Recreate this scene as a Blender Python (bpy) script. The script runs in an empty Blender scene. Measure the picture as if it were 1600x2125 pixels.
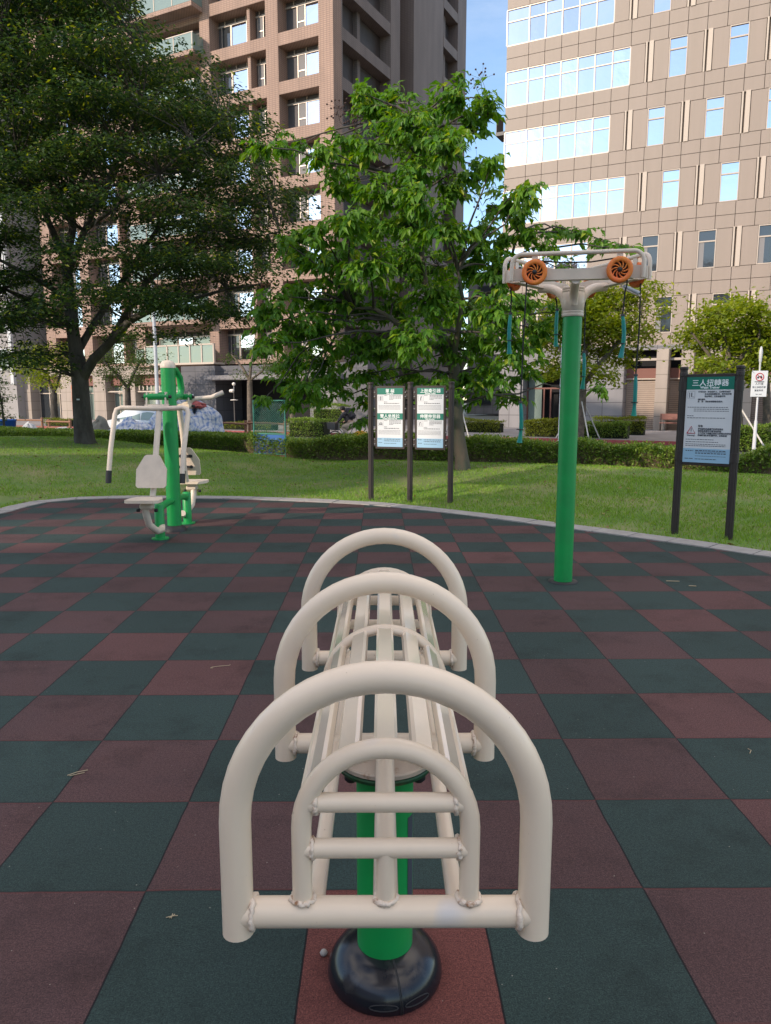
import bpy, math, random
import numpy as np
from mathutils import Vector, Matrix
R = math.radians
random.seed(7); RNG = np.random.default_rng(7)
SC = bpy.context.scene
COL = SC.collection
# ------------------------------------------------------------------ camera
CAM = Vector((0, 0, 1.465)); YAW = R(0.52); PITCH = R(8.65); FPX = 1540.0
cd = bpy.data.cameras.new('camera'); cam = bpy.data.objects.new('camera', cd); COL.objects.link(cam)
cd.sensor_fit = 'HORIZONTAL'; cd.sensor_width = 36; cd.lens = 36 * FPX / 1600
cd.clip_start = 0.05; cd.clip_end = 3000
cam.location = CAM; cam.rotation_euler = (R(90) - PITCH, 0, -YAW)
SC.camera = cam
# ------------------------------------------------------------------ world and sun
SUN_AZ = (-0.82, -0.572); SUN_EL = R(21)
world = bpy.data.worlds.new('World'); SC.world = world; world.use_nodes = True
wn = world.node_tree; wn.nodes.clear()
wo = wn.nodes.new('ShaderNodeOutputWorld'); bg = wn.nodes.new('ShaderNodeBackground')
sky = wn.nodes.new('ShaderNodeTexSky'); sky.sky_type = 'NISHITA'; sky.sun_disc = False
sky.sun_elevation = SUN_EL; sky.sun_rotation = math.atan2(SUN_AZ[0], SUN_AZ[1])
sky.air_density = 1.0; sky.dust_density = 0.15; sky.ozone_density = 2.0
bg.inputs[1].default_value = 0.12
wtc = wn.nodes.new('ShaderNodeTexCoord'); wmp = wn.nodes.new('ShaderNodeMapping'); wmp.inputs['Scale'].default_value = (1.6, 1.6, 5.0)
wns = wn.nodes.new('ShaderNodeTexNoise'); wns.inputs['Scale'].default_value = 1.8; wns.inputs['Detail'].default_value = 7; wns.inputs['Roughness'].default_value = .62
wrp = wn.nodes.new('ShaderNodeValToRGB'); wrp.color_ramp.elements[0].position = .40; wrp.color_ramp.elements[1].position = .60
wrp.color_ramp.elements[1].color = (.85, .85, .85, 1)
wmx = wn.nodes.new('ShaderNodeMix'); wmx.data_type = 'RGBA'; wmx.inputs[7].default_value = (10.6, 9.2, 8.0, 1)
wn.links.new(wtc.outputs['Generated'], wmp.inputs[0]); wn.links.new(wmp.outputs[0], wns.inputs[0]); wn.links.new(wns.outputs[0], wrp.inputs[0])
wsp = wn.nodes.new('ShaderNodeSeparateXYZ'); wel = wn.nodes.new('ShaderNodeMapRange'); wel.inputs[1].default_value = .40; wel.inputs[2].default_value = .80; wel.inputs[3].default_value = .05; wel.inputs[4].default_value = 1.0
wml = wn.nodes.new('ShaderNodeMath'); wml.operation = 'MULTIPLY'; wn.links.new(wtc.outputs['Generated'], wsp.inputs[0]); wn.links.new(wsp.outputs[2], wel.inputs[0]); wn.links.new(wrp.outputs[0], wml.inputs[0]); wn.links.new(wel.outputs[0], wml.inputs[1])
wn.links.new(wml.outputs[0], wmx.inputs[0]); wn.links.new(sky.outputs[0], wmx.inputs[6]); wn.links.new(wmx.outputs[2], bg.inputs[0]); wn.links.new(bg.outputs[0], wo.inputs[0])
sl = bpy.data.lights.new('sun', 'SUN'); sl.energy = 2.0; sl.angle = R(0.53); sl.color = (1.0, .84, .68)
so = bpy.data.objects.new('sun', sl); COL.objects.link(so)
sv = Vector((SUN_AZ[0] * math.cos(SUN_EL), SUN_AZ[1] * math.cos(SUN_EL), math.sin(SUN_EL))).normalized()
so.rotation_euler = sv.to_track_quat('Z', 'Y').to_euler(); so.location = (0, 0, 30)
SC.view_settings.view_transform = 'Standard'; SC.view_settings.look = 'None'; SC.view_settings.gamma = 1
SC.view_settings.exposure = 1.15
SC.cycles.max_bounces = 6; SC.cycles.transparent_max_bounces = 6
# ------------------------------------------------------------------ picture rays (used to measure real positions)
cr = cam.rotation_euler.to_matrix()
def ray(px, py): return (cr @ Vector(((px - 800) / FPX, (1062.5 - py) / FPX, -1))).normalized()
def atY(px, py, Y): r = ray(px, py); return CAM + r * (Y / r.y)
def onz(px, py, z=0): r = ray(px, py); return CAM + r * ((z - CAM.z) / r.z)
SA = R(62.2); U2 = Vector((math.sin(SA), -math.cos(SA), 0)); V2 = Vector((math.cos(SA), math.sin(SA), 0))
def W(s, t, z=0): return U2 * s + V2 * t + Vector((0, 0, z))
def st(p): return p.x * U2.x + p.y * U2.y, p.x * V2.x + p.y * V2.y
def ont(px, py, t): r = ray(px, py); k = t / (r.x * V2.x + r.y * V2.y); return CAM + r * k
def spx(px, t, py=828):
    return st(ont(px, py, t))[0]
# ------------------------------------------------------------------ mesh builder
class MB:
    def __init__(s): s.v = []; s.f = []; s.sm = []
    def add(s, vs, fs, sm=False):
        b = len(s.v); s.v.extend([tuple(v) for v in vs]); s.f.extend([tuple(b + i for i in f) for f in fs]); s.sm.extend([sm] * len(fs)); return s
    def box(s, c, d, rot=None, bev=0.0):
        c = Vector(c); x, y, z = d[0] / 2, d[1] / 2, d[2] / 2
        if bev <= 0:
            vs = [Vector(p) for p in [(-x,-y,-z),(x,-y,-z),(x,y,-z),(-x,y,-z),(-x,-y,z),(x,-y,z),(x,y,z),(-x,y,z)]]
            fs = [(0,3,2,1),(4,5,6,7),(0,1,5,4),(1,2,6,5),(2,3,7,6),(3,0,4,7)]
        else:
            vs = []; b = min(bev, x*.9, y*.9, z*.9)
            def ring(ix, iy, zz): return [(-ix,-y if ix<x else -iy,zz)]
            def oct_(a, bb, zz): return [(-a+b*(1 if a==x else 0),-bb,zz)]
            for zz, e in ((-z, b), (-z+b, 0), (z-b, 0), (z, b)):
                X, Y = x - e, y - e; q = b if e == 0 else b*.4
                vs += [Vector(p) for p in [(-X+q,-Y,zz),(X-q,-Y,zz),(X,-Y+q,zz),(X,Y-q,zz),(X-q,Y,zz),(-X+q,Y,zz),(-X,Y-q,zz),(-X,-Y+q,zz)]]
            fs = [tuple(range(7,-1,-1)), tuple(range(24,32))]
            for k in range(3):
                for i in range(8): fs.append((k*8+i, k*8+(i+1)%8, k*8+8+(i+1)%8, k*8+8+i))
        if rot is not None: vs = [rot @ v for v in vs]
        return s.add([v + c for v in vs], fs)
    def tube(s, pts, r, n=12, caps=True, closed=False, flat=None):
        pts = [Vector(p) for p in pts]; m = len(pts); rr = r if isinstance(r, (list, tuple)) else [r]*m
        T = []
        for i in range(m):
            a = pts[(i-1) % m] if (closed or i > 0) else pts[i]; b = pts[(i+1) % m] if (closed or i < m-1) else pts[i]
            T.append((b-a).normalized())
        ref = Vector((0,0,1)) if abs(T[0].z) < .9 else Vector((1,0,0))
        nn = (ref - T[0]*ref.dot(T[0])).normalized(); vs = []
        for i in range(m):
            nn = (nn - T[i]*nn.dot(T[i])).normalized(); bb = T[i].cross(nn)
            for k in range(n):
                a = 2*math.pi*k/n; vs.append(pts[i] + nn*math.cos(a)*rr[i] + bb*math.sin(a)*rr[i]*(flat or 1))
        fs = []
        for i in range(m if closed else m-1):
            j = (i+1) % m
            for k in range(n): fs.append((i*n+k, i*n+(k+1)%n, j*n+(k+1)%n, j*n+k))
        s.add(vs, fs, True)
        if caps and not closed:
            s.add(vs[:n], [tuple(range(n-1,-1,-1))]); s.add(vs[-n:], [tuple(range(n))])
        return s
    def lathe(s, prof, n=24, c=(0,0,0), axis='z', rot=None, sm=True):
        vs = []; c = Vector(c)
        for r, h in prof:
            for k in range(n):
                a = 2*math.pi*k/n; x, y = r*math.cos(a), r*math.sin(a)
                p = {'z':(x,y,h),'y':(x,h,-y),'x':(h,x,y)}[axis]; p = Vector(p)
                if rot is not None: p = rot @ p
                vs.append(p + c)
        fs = []
        for i in range(len(prof)-1):
            for k in range(n): fs.append((i*n+k, i*n+(k+1)%n, (i+1)*n+(k+1)%n, (i+1)*n+k))
        s.add(vs, fs, sm)
        if prof[0] == prof[-1]: return s
        if prof[0][0] > 1e-4: s.add(vs[:n], [tuple(range(n-1,-1,-1))])
        if prof[-1][0] > 1e-4: s.add(vs[-n:], [tuple(range(n))])
        return s
    def prism(s, poly, a, b, fn):
        """poly: 2-D outline, extruded a..b; fn(u,v,w)->xyz"""
        n = len(poly)
        vs = [fn(u, v, a) for u, v in poly] + [fn(u, v, b) for u, v in poly]
        fs = [tuple(range(n-1,-1,-1)), tuple(range(n, 2*n))] + [(i, (i+1)%n, n+(i+1)%n, n+i) for i in range(n)]
        return s.add(vs, fs)
    def build(s, name, mat, parent=None, origin=None):
        me = bpy.data.meshes.new(name)
        vs = s.v if origin is None else [(v[0]-origin[0], v[1]-origin[1], v[2]-origin[2]) for v in s.v]
        me.from_pydata(vs, [], s.f); me.polygons.foreach_set('use_smooth', s.sm)
        if mat: me.materials.append(mat)
        me.update()
        o = bpy.data.objects.new(name, me); COL.objects.link(o)
        if parent is not None: o.parent = parent
        elif origin is not None: o.location = origin
        return o
def npmesh(name, V, F, mat, parent=None, origin=None, smooth=False):
    V = np.asarray(V, np.float32); F = np.asarray(F, np.int32)
    if origin is not None: V = V - np.asarray(origin, np.float32)
    me = bpy.data.meshes.new(name); me.vertices.add(len(V)); me.vertices.foreach_set('co', V.ravel())
    k = F.shape[1]; me.loops.add(F.size); me.loops.foreach_set('vertex_index', F.ravel())
    me.polygons.add(len(F)); me.polygons.foreach_set('loop_start', np.arange(len(F))*k); me.polygons.foreach_set('loop_total', np.full(len(F), k))
    me.polygons.foreach_set('use_smooth', np.full(len(F), smooth)); me.materials.append(mat); me.update(calc_edges=True)
    o = bpy.data.objects.new(name, me); COL.objects.link(o)
    if parent is not None: o.parent = parent
    elif origin is not None: o.location = tuple(origin)
    return o
def thing(name, label, cat, loc=(0,0,0), rz=0, group=None):
    o = bpy.data.objects.new(name, None); COL.objects.link(o); o.location = loc; o.rotation_euler = (0,0,rz)
    o.empty_display_size = .2; o['label'] = label; o['category'] = cat
    if group: o['group'] = group
    return o
def tag(o, label, cat, group=None, kind=None):
    o['label'] = label; o['category'] = cat
    if group: o['group'] = group
    if kind: o['kind'] = kind
    return o
def struct(o): o['kind'] = 'structure'; return o
def inst(src, parent, loc=None, rot=None, label=None):
    c = src.copy(); COL.objects.link(c); c.parent = parent
    if loc is not None: c.location = loc
    if rot is not None: c.rotation_euler = rot
    return c
# ------------------------------------------------------------------ materials
def mat(name, col, rough=.5, metal=0, bump=None, var=None, spec=None, coat=0, sub=None):
    m = bpy.data.materials.new(name); m.use_nodes = True; nt = m.node_tree; p = nt.nodes['Principled BSDF']
    p.inputs['Base Color'].default_value = (*col, 1); p.inputs['Roughness'].default_value = rough; p.inputs['Metallic'].default_value = metal
    if spec is not None: p.inputs['Specular IOR Level'].default_value = spec
    if coat: p.inputs['Coat Weight'].default_value = coat; p.inputs['Coat Roughness'].default_value = .08
    tc = nt.nodes.new('ShaderNodeTexCoord')
    if var:      # (scale, colour2, lo, hi[, stretch])
        n = nt.nodes.new('ShaderNodeTexNoise'); n.inputs['Scale'].default_value = var[0]; n.inputs['Detail'].default_value = 6; n.inputs['Roughness'].default_value = .65
        src = tc.outputs['Object']
        if len(var) > 4:
            mp = nt.nodes.new('ShaderNodeMapping'); mp.inputs['Scale'].default_value = var[4]; nt.links.new(src, mp.inputs[0]); src = mp.outputs[0]
        nt.links.new(src, n.inputs[0])
        r = nt.nodes.new('ShaderNodeValToRGB'); r.color_ramp.elements[0].position = var[2]; r.color_ramp.elements[1].position = var[3]
        r.color_ramp.elements[0].color = (*col, 1); r.color_ramp.elements[1].color = (*var[1], 1)
        nt.links.new(n.outputs[0], r.inputs[0]); nt.links.new(r.outputs[0], p.inputs['Base Color'])
    if bump:     # (scale, strength, distance)
        n = nt.nodes.new('ShaderNodeTexNoise'); n.inputs['Scale'].default_value = bump[0]; n.inputs['Detail'].default_value = 4
        nt.links.new(tc.outputs['Object'], n.inputs[0]); b = nt.nodes.new('ShaderNodeBump'); b.inputs['Strength'].default_value = bump[1]; b.inputs['Distance'].default_value = bump[2]
        nt.links.new(n.outputs[0], b.inputs['Height']); nt.links.new(b.outputs[0], p.inputs['Normal'])
    return m
def leafmat(name, a, b, trans=.35, rough=.45, c=None):
    m = bpy.data.materials.new(name); m.use_nodes = True; nt = m.node_tree; p = nt.nodes['Principled BSDF']; out = nt.nodes['Material Output']
    g = nt.nodes.new('ShaderNodeNewGeometry'); r = nt.nodes.new('ShaderNodeValToRGB')
    r.color_ramp.elements[0].color = (*a, 1); r.color_ramp.elements[1].color = (*b, 1)
    if c: e = r.color_ramp.elements.new(.93); e.color = (*b, 1); r.color_ramp.elements[2].color = (*c, 1)
    nt.links.new(g.outputs['Random Per Island'], r.inputs[0]); nt.links.new(r.outputs[0], p.inputs['Base Color']); p.inputs['Roughness'].default_value = rough
    p.inputs['Specular IOR Level'].default_value = .35
    t = nt.nodes.new('ShaderNodeBsdfTranslucent'); hs = nt.nodes.new('ShaderNodeHueSaturation'); hs.inputs['Value'].default_value = 1.5; hs.inputs['Hue'].default_value = .485; hs.inputs['Saturation'].default_value = 1.1
    nt.links.new(r.outputs[0], hs.inputs['Color']); nt.links.new(hs.outputs[0], t.inputs[0])
    mx = nt.nodes.new('ShaderNodeMixShader'); mx.inputs[0].default_value = trans
    nt.links.new(p.outputs[0], mx.inputs[1]); nt.links.new(t.outputs[0], mx.inputs[2]); nt.links.new(mx.outputs[0], out.inputs[0])
    return m
def N(nt, typ, **kw):
    n = nt.nodes.new(typ)
    for k, v in kw.items(): setattr(n, k, v)
    return n
def math_(nt, op, a, b=None, c=None):
    n = nt.nodes.new('ShaderNodeMath'); n.operation = op
    for i, x in enumerate((a, b, c)):
        if x is None: continue
        if isinstance(x, (int, float)): n.inputs[i].default_value = x
        else: nt.links.new(x, n.inputs[i])
    return n.outputs[0]
def mixc(nt, f, a, b, blend='MIX'):
    n = nt.nodes.new('ShaderNodeMix'); n.data_type = 'RGBA'; n.blend_type = blend
    for i, x in ((0, f), (6, a), (7, b)):
        if isinstance(x, (int, float)): n.inputs[i].default_value = x
        elif isinstance(x, tuple): n.inputs[i].default_value = (*x, 1)
        else: nt.links.new(x, n.inputs[i])
    return n.outputs[2]
M = {}
# painted cream steel with faint stains and rust flecks
def cream_paint():
    m = bpy.data.materials.new('cream_paint'); m.use_nodes = True; nt = m.node_tree; p = nt.nodes['Principled BSDF']
    tc = N(nt, 'ShaderNodeTexCoord')
    n1 = N(nt, 'ShaderNodeTexNoise'); n1.inputs['Scale'].default_value = 9; n1.inputs['Detail'].default_value = 5; nt.links.new(tc.outputs['Object'], n1.inputs[0])
    n2 = N(nt, 'ShaderNodeTexNoise'); n2.inputs['Scale'].default_value = 55; n2.inputs['Detail'].default_value = 5; n2.inputs['Roughness'].default_value = .7; nt.links.new(tc.outputs['Object'], n2.inputs[0])
    c = mixc(nt, n1.outputs[0], (.87, .725, .565), (.77, .63, .49))
    pale = N(nt, 'ShaderNodeValToRGB'); pale.color_ramp.elements[0].position = .66; pale.color_ramp.elements[1].position = .74
    n3 = N(nt, 'ShaderNodeTexNoise'); n3.inputs['Scale'].default_value = 5; nt.links.new(tc.outputs['Object'], n3.inputs[0]); nt.links.new(n3.outputs[0], pale.inputs[0])
    c = mixc(nt, pale.outputs[0], c, (.66, .62, .60))
    rs = N(nt, 'ShaderNodeValToRGB'); rs.color_ramp.elements[0].position = .70; rs.color_ramp.elements[1].position = .76; nt.links.new(n2.outputs[0], rs.inputs[0])
    c = mixc(nt, rs.outputs[0], c, (.26, .12, .05)); nt.links.new(c, p.inputs['Base Color'])
    rr = N(nt, 'ShaderNodeMapRange'); rr.inputs[3].default_value = .22; rr.inputs[4].default_value = .42; nt.links.new(n1.outputs[0], rr.inputs[0]); nt.links.new(rr.outputs[0], p.inputs['Roughness'])
    b = N(nt, 'ShaderNodeBump'); b.inputs['Strength'].default_value = .12; b.inputs['Distance'].default_value = .002; nt.links.new(n2.outputs[0], b.inputs['Height']); nt.links.new(b.outputs[0], p.inputs['Normal'])
    return m
M['cream'] = cream_paint()
M['weld'] = mat('rusty_weld', (.80, .67, .55), .42, 0, (120, .8, .004), (45, (.34, .17, .08), .54, .66))
M['slat'] = mat('glossy_slat_paint', (.84, .72, .575), .13, 0, (90, .10, .001), (7, (.76, .66, .54), .35, .75), 1.0, .8)
M['plate'] = mat('rust_edged_plate', (.58, .50, .42), .45, 0, None, (22, (.30, .15, .07), .58, .72))
M['green'] = mat('green_paint', (.005, .32, .070), .42, 0, (30, .06, .002), (5, (.010, .25, .060), .35, .72))
M['gplate'] = mat('green_plate', (.01, .08, .03), .5, 0, None, (30, (.10, .07, .03), .5, .7))
M['blackpl'] = mat('black_plastic', (.010, .011, .016), .20, 0, (9, .05, .003), (16, (.045, .044, .046), .55, .8))
M['rubber'] = mat('black_rubber', (.02, .02, .022), .55, 0, (60, .3, .002))
M['cream2'] = mat('pale_cream_paint', (.74, .62, .50), .4, 0, (40, .05, .001), (7, (.64, .535, .43), .4, .7))
M['orange'] = mat('orange_plastic', (.85, .17, .035), .42, 0, (50, .1, .001), (9, (.80, .26, .03), .4, .65))
M['teal'] = mat('teal_handle', (.0, .20, .19), .38, 0, None, (12, (.0, .24, .16), .4, .6))
M['rope'] = mat('black_rope', (.015, .015, .018), .8)
M['brownpost'] = mat('brown_black_post', (.030, .022, .020), .5, 0, (60, .2, .002))
M['sgreen'] = mat('sign_green', (.0, .16, .11), .5)
M['swhite'] = mat('sign_white', (.68, .70, .71), .45, 0, None, (2, (.63, .66, .68), .4, .7))
M['sblue'] = mat('sign_pale_blue', (.30, .50, .66), .5)
M['ink'] = mat('sign_ink', (.05, .06, .08), .6)
M['inkwhite'] = mat('sign_lettering', (.82, .86, .86), .6)
M['red'] = mat('sign_red', (.45, .03, .04), .5)
M['silver'] = mat('steel_bolt', (.55, .54, .52), .3, .8)
M['pole'] = mat('grey_pole_paint', (.42, .44, .46), .45, 0, (20, .1, .002), (4, (.36, .38, .40), .4, .7))
M['palepole'] = mat('pale_pole_paint', (.50, .51, .52), .45)
# playground rubber tiles
def tiles():
    m = bpy.data.materials.new('rubber_tiles'); m.use_nodes = True; nt = m.node_tree; p = nt.nodes['Principled BSDF']; L = nt.links.new
    tc = N(nt, 'ShaderNodeTexCoord'); sp = N(nt, 'ShaderNodeSeparateXYZ'); L(tc.outputs['Object'], sp.inputs[0])
    # slight wobble of the seams
    wb = N(nt, 'ShaderNodeTexNoise'); wb.inputs['Scale'].default_value = 6; L(tc.outputs['Object'], wb.inputs[0]); wob = math_(nt, 'MULTIPLY', math_(nt, 'SUBTRACT', wb.outputs[0], .5), .02)
    tx = math_(nt, 'ADD', math_(nt, 'DIVIDE', math_(nt, 'SUBTRACT', sp.outputs[0], .2985), .5), wob)
    ty = math_(nt, 'ADD', math_(nt, 'DIVIDE', math_(nt, 'SUBTRACT', sp.outputs[1], 1.545), .5), wob)
    fx, fy = math_(nt, 'FLOOR', tx), math_(nt, 'FLOOR', ty)
    par = math_(nt, 'FLOORED_MODULO', math_(nt, 'ADD', fx, fy), 2.0)
    cmb = N(nt, 'ShaderNodeCombineXYZ'); L(fx, cmb.inputs[0]); L(fy, cmb.inputs[1]); wn_ = N(nt, 'ShaderNodeTexWhiteNoise'); L(cmb.outputs[0], wn_.inputs[0])
    fine = N(nt, 'ShaderNodeTexNoise'); fine.inputs['Scale'].default_value = 260; fine.inputs['Detail'].default_value = 3; L(tc.outputs['Object'], fine.inputs[0])
    med = N(nt, 'ShaderNodeTexNoise'); med.inputs['Scale'].default_value = 3.2; med.inputs['Detail'].default_value = 6; med.inputs['Roughness'].default_value = .7; L(tc.outputs['Object'], med.inputs[0])
    big = N(nt, 'ShaderNodeTexNoise'); big.inputs['Scale'].default_value = .8; big.inputs['Detail'].default_value = 3; L(tc.outputs['Object'], big.inputs[0])
    redc = mixc(nt, med.outputs[0], (.088, .044, .042), (.062, .037, .040)); grnc = mixc(nt, med.outputs[0], (.027, .050, .045), (.023, .040, .039))
    red2 = mixc(nt, math_(nt, 'MULTIPLY', math_(nt, 'GREATER_THAN', wn_.outputs[0], .85), .25), redc, (.13, .048, .042))
    own = math_(nt, 'MULTIPLY', math_(nt, 'COMPARE', fx, -1.0, .1), math_(nt, 'COMPARE', fy, 0.0, .1)); red2 = mixc(nt, math_(nt, 'MULTIPLY', own, .7), red2, (.17, .050, .040))
    c = mixc(nt, par, grnc, red2)
    # tile to tile brightness
    br = math_(nt, 'ADD', math_(nt, 'MULTIPLY', wn_.outputs[0], .20), .93)
    br = math_(nt, 'MULTIPLY', br, math_(nt, 'ADD', math_(nt, 'MULTIPLY', math_(nt, 'SUBTRACT', fine.outputs[0], .5), 2.6), 1.0))
    br = math_(nt, 'MULTIPLY', br, math_(nt, 'ADD', math_(nt, 'MULTIPLY', math_(nt, 'SUBTRACT', big.outputs[0], .5), .7), 1.0))
    gr2 = N(nt, 'ShaderNodeTexNoise'); gr2.inputs['Scale'].default_value = 95; gr2.inputs['Detail'].default_value = 2; L(tc.outputs['Object'], gr2.inputs[0]); br = math_(nt, 'MULTIPLY', br, math_(nt, 'ADD', math_(nt, 'MULTIPLY', math_(nt, 'SUBTRACT', gr2.outputs[0], .5), .9), 1.0))
    stain = N(nt, 'ShaderNodeTexNoise'); stain.inputs['Scale'].default_value = 2.1; stain.inputs['Detail'].default_value = 8; stain.inputs['Roughness'].default_value = .75; L(tc.outputs['Object'], stain.inputs[0])
    sr = N(nt, 'ShaderNodeMapRange'); sr.inputs[1].default_value = .50; sr.inputs[2].default_value = .75; sr.inputs[3].default_value = 1.0; sr.inputs[4].default_value = .48; L(stain.outputs[0], sr.inputs[0])
    br = math_(nt, 'MULTIPLY', br, sr.outputs[0])
    bc = N(nt, 'ShaderNodeCombineXYZ'); [L(br, bc.inputs[i]) for i in range(3)]
    c = mixc(nt, 1.0, c, bc.outputs[0], 'MULTIPLY')
    # light lint specks
    vo = N(nt, 'ShaderNodeTexVoronoi'); vo.inputs['Scale'].default_value = 16; L(tc.outputs['Object'], vo.inputs['Vector'])
    spk = math_(nt, 'LESS_THAN', vo.outputs['Distance'], .035)
    c = mixc(nt, math_(nt, 'MULTIPLY', spk, .55), c, (.36, .33, .28))
    # seams
    ex = math_(nt, 'ABSOLUTE', math_(nt, 'SUBTRACT', math_(nt, 'FRACT', tx), .5)); ey = math_(nt, 'ABSOLUTE', math_(nt, 'SUBTRACT', math_(nt, 'FRACT', ty), .5))
    sx = math_(nt, 'GREATER_THAN', ex, .4945); sy = math_(nt, 'MULTIPLY', math_(nt, 'GREATER_THAN', ey, .4935), .6)
    seam = math_(nt, 'MAXIMUM', sx, sy); c = mixc(nt, math_(nt, 'MULTIPLY', seam, .9), c, (.006, .006, .008))
    edge = math_(nt, 'MULTIPLY', math_(nt, 'GREATER_THAN', ey, .484), .35); c = mixc(nt, edge, c, mixc(nt, par, (.012, .03, .03), (.13, .035, .03)))
    L(c, p.inputs['Base Color']); p.inputs['Roughness'].default_value = .82; p.inputs['Specular IOR Level'].default_value = .28
    hgt = math_(nt, 'SUBTRACT', fine.outputs[0], math_(nt, 'MULTIPLY', seam, 2.0))
    b = N(nt, 'ShaderNodeBump'); b.inputs['Strength'].default_value = .55; b.inputs['Distance'].default_value = .004; L(hgt, b.inputs['Height']); L(b.outputs[0], p.inputs['Normal'])
    return m
M['tiles'] = tiles()
M['curb'] = mat('curb_stone', (.36, .34, .32), .85, 0, (60, .4, .004), (7, (.27, .255, .24), .35, .7))
M['paver'] = mat('grey_pavers', (.20, .20, .19), .9, 0, (40, .6, .01), (5, (.13, .13, .12), .4, .65))
M['soil'] = mat('lawn_turf', (.115, .20, .036), .95, 0, (35, .8, .02), (1.1, (.25, .24, .10), .44, .70))
M['blade'] = leafmat('grass_blade', (.13, .27, .03), (.25, .39, .055), .35, .5, (.22, .19, .07))
M['asphalt'] = mat('asphalt', (.105, .105, .11), .85, 0, (60, .3, .005), (1, (.085, .085, .09), .4, .7))
M['walk'] = mat('sidewalk_paving', (.30, .275, .265), .85, 0, (20, .3, .005), (1.6, (.23, .21, .205), .4, .65))
M['redline'] = mat('red_kerb_paint', (.30, .06, .06), .7, 0, None, (6, (.34, .09, .085), .45, .7))
M['base'] = mat('far_ground', (.16, .16, .15), .95, 0, None, (.2, (.10, .12, .09), .4, .6))
def brickmat(name, c1, c2, mortar, sx, sy, mix=.02, rough=.75, mscale=1.0):
    m = bpy.data.materials.new(name); m.use_nodes = True; nt = m.node_tree; p = nt.nodes['Principled BSDF']; L = nt.links.new
    tc = N(nt, 'ShaderNodeTexCoord'); sp = N(nt, 'ShaderNodeSeparateXYZ'); L(tc.outputs['Object'], sp.inputs[0])
    cb = N(nt, 'ShaderNodeCombineXYZ'); L(math_(nt, 'ADD', sp.outputs[0], sp.outputs[1]), cb.inputs[0]); L(sp.outputs[2], cb.inputs[1])
    b = N(nt, 'ShaderNodeTexBrick'); b.offset = 0; b.inputs['Scale'].default_value = 1; b.inputs['Brick Width'].default_value = sx; b.inputs['Row Height'].default_value = sy; b.inputs['Mortar Size'].default_value = mix
    b.inputs['Color1'].default_value = (*c1, 1); b.inputs['Color2'].default_value = (*c2, 1); b.inputs['Mortar'].default_value = (*mortar, 1); L(cb.outputs[0], b.inputs['Vector'])
    n = N(nt, 'ShaderNodeTexNoise'); n.inputs['Scale'].default_value = .5; n.inputs['Detail'].default_value = 7; mp = N(nt, 'ShaderNodeMapping'); mp.inputs['Scale'].default_value = (2, 2, .5); L(tc.outputs['Object'], mp.inputs[0]); L(mp.outputs[0], n.inputs[0])
    r = N(nt, 'ShaderNodeMapRange'); r.inputs[1].default_value = .3; r.inputs[2].default_value = .7; r.inputs[3].default_value = .84; r.inputs[4].default_value = 1.12; L(n.outputs[0], r.inputs[0])
    bc = N(nt, 'ShaderNodeCombineXYZ'); [L(r.outputs[0], bc.inputs[i]) for i in range(3)]
    L(mixc(nt, 1.0, b.outputs[0], bc.outputs[0], 'MULTIPLY'), p.inputs['Base Color']); p.inputs['Roughness'].default_value = rough
    return m
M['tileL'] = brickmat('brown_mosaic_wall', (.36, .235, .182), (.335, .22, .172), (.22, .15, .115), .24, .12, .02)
M['tileL_shaded'] = brickmat('shade_toned_side_wall', (.20, .158, .145), (.19, .15, .138), (.145, .118, .11), .24, .12, .02)  # same mosaic wall, with the side's shade put into its colour
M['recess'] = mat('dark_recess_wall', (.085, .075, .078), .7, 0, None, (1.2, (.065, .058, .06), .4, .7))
M['panel'] = mat('beige_facade_panel', (.29, .23, .19), .55, 0, None, (1.1, (.265, .212, .172), .38, .74, (2.2, 2.2, .14)))
M['joint'] = mat('facade_joint', (.22, .175, .14), .8)
M['trim'] = mat('pale_facade_trim', (.47, .39, .32), .5)
M['alu'] = mat('aluminium_frame', (.42, .36, .31), .4, .3)
M['darkframe'] = mat('dark_window_frame', (.075, .07, .072), .5)
def glass(name, tint, rough=.03, wav=.02):
    m = mat(name, tint, rough, 1.0, (1.3, wav, .3)); return m
M['glass'] = glass('mirror_glass', (.62, .65, .72)); M['glassb'] = glass('mirror_glass_pale', (.70, .73, .79), .06, .06); M['glassc'] = glass('mirror_glass_dim', (.52, .56, .64), .04, .04)
M['glassdk'] = mat('dark_glass', (.03, .035, .04), .06, 0, (1.0, .03, .2), None, 1.0)
M['curtain'] = mat('grey_curtain', (.22, .21, .21), .8)
M['glassgr'] = mat('greenish_glass', (.22, .28, .25), .12, .15, (1.2, .04, .3))
M['stone'] = brickmat('grey_stone_cladding', (.235, .225, .23), (.205, .195, .20), (.10, .095, .10), 1.1, .75, .02)
M['stonew'] = brickmat('warm_stone_cladding', (.36, .30, .25), (.33, .275, .235), (.2, .17, .14), 1.1, .75, .02)
M['concdk'] = brickmat('dark_concrete', (.115, .112, .122), (.10, .098, .107), (.055, .055, .06), 1.3, .9, .02)
M['dark'] = mat('dark_interior', (.012, .012, .014), .9)
M['shutter'] = mat('roller_shutter', (.40, .31, .25), .5, 0, None, (1.2, (.33, .26, .21), .4, .7))
M['rustband'] = mat('red_brown_fascia', (.20, .085, .065), .7)
M['wood'] = mat('weathered_wood', (.30, .155, .09), .8, 0, (30, .4, .004), (6, (.20, .10, .06), .4, .7, (1, 1, 6)))
M['tarp'] = None
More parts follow.
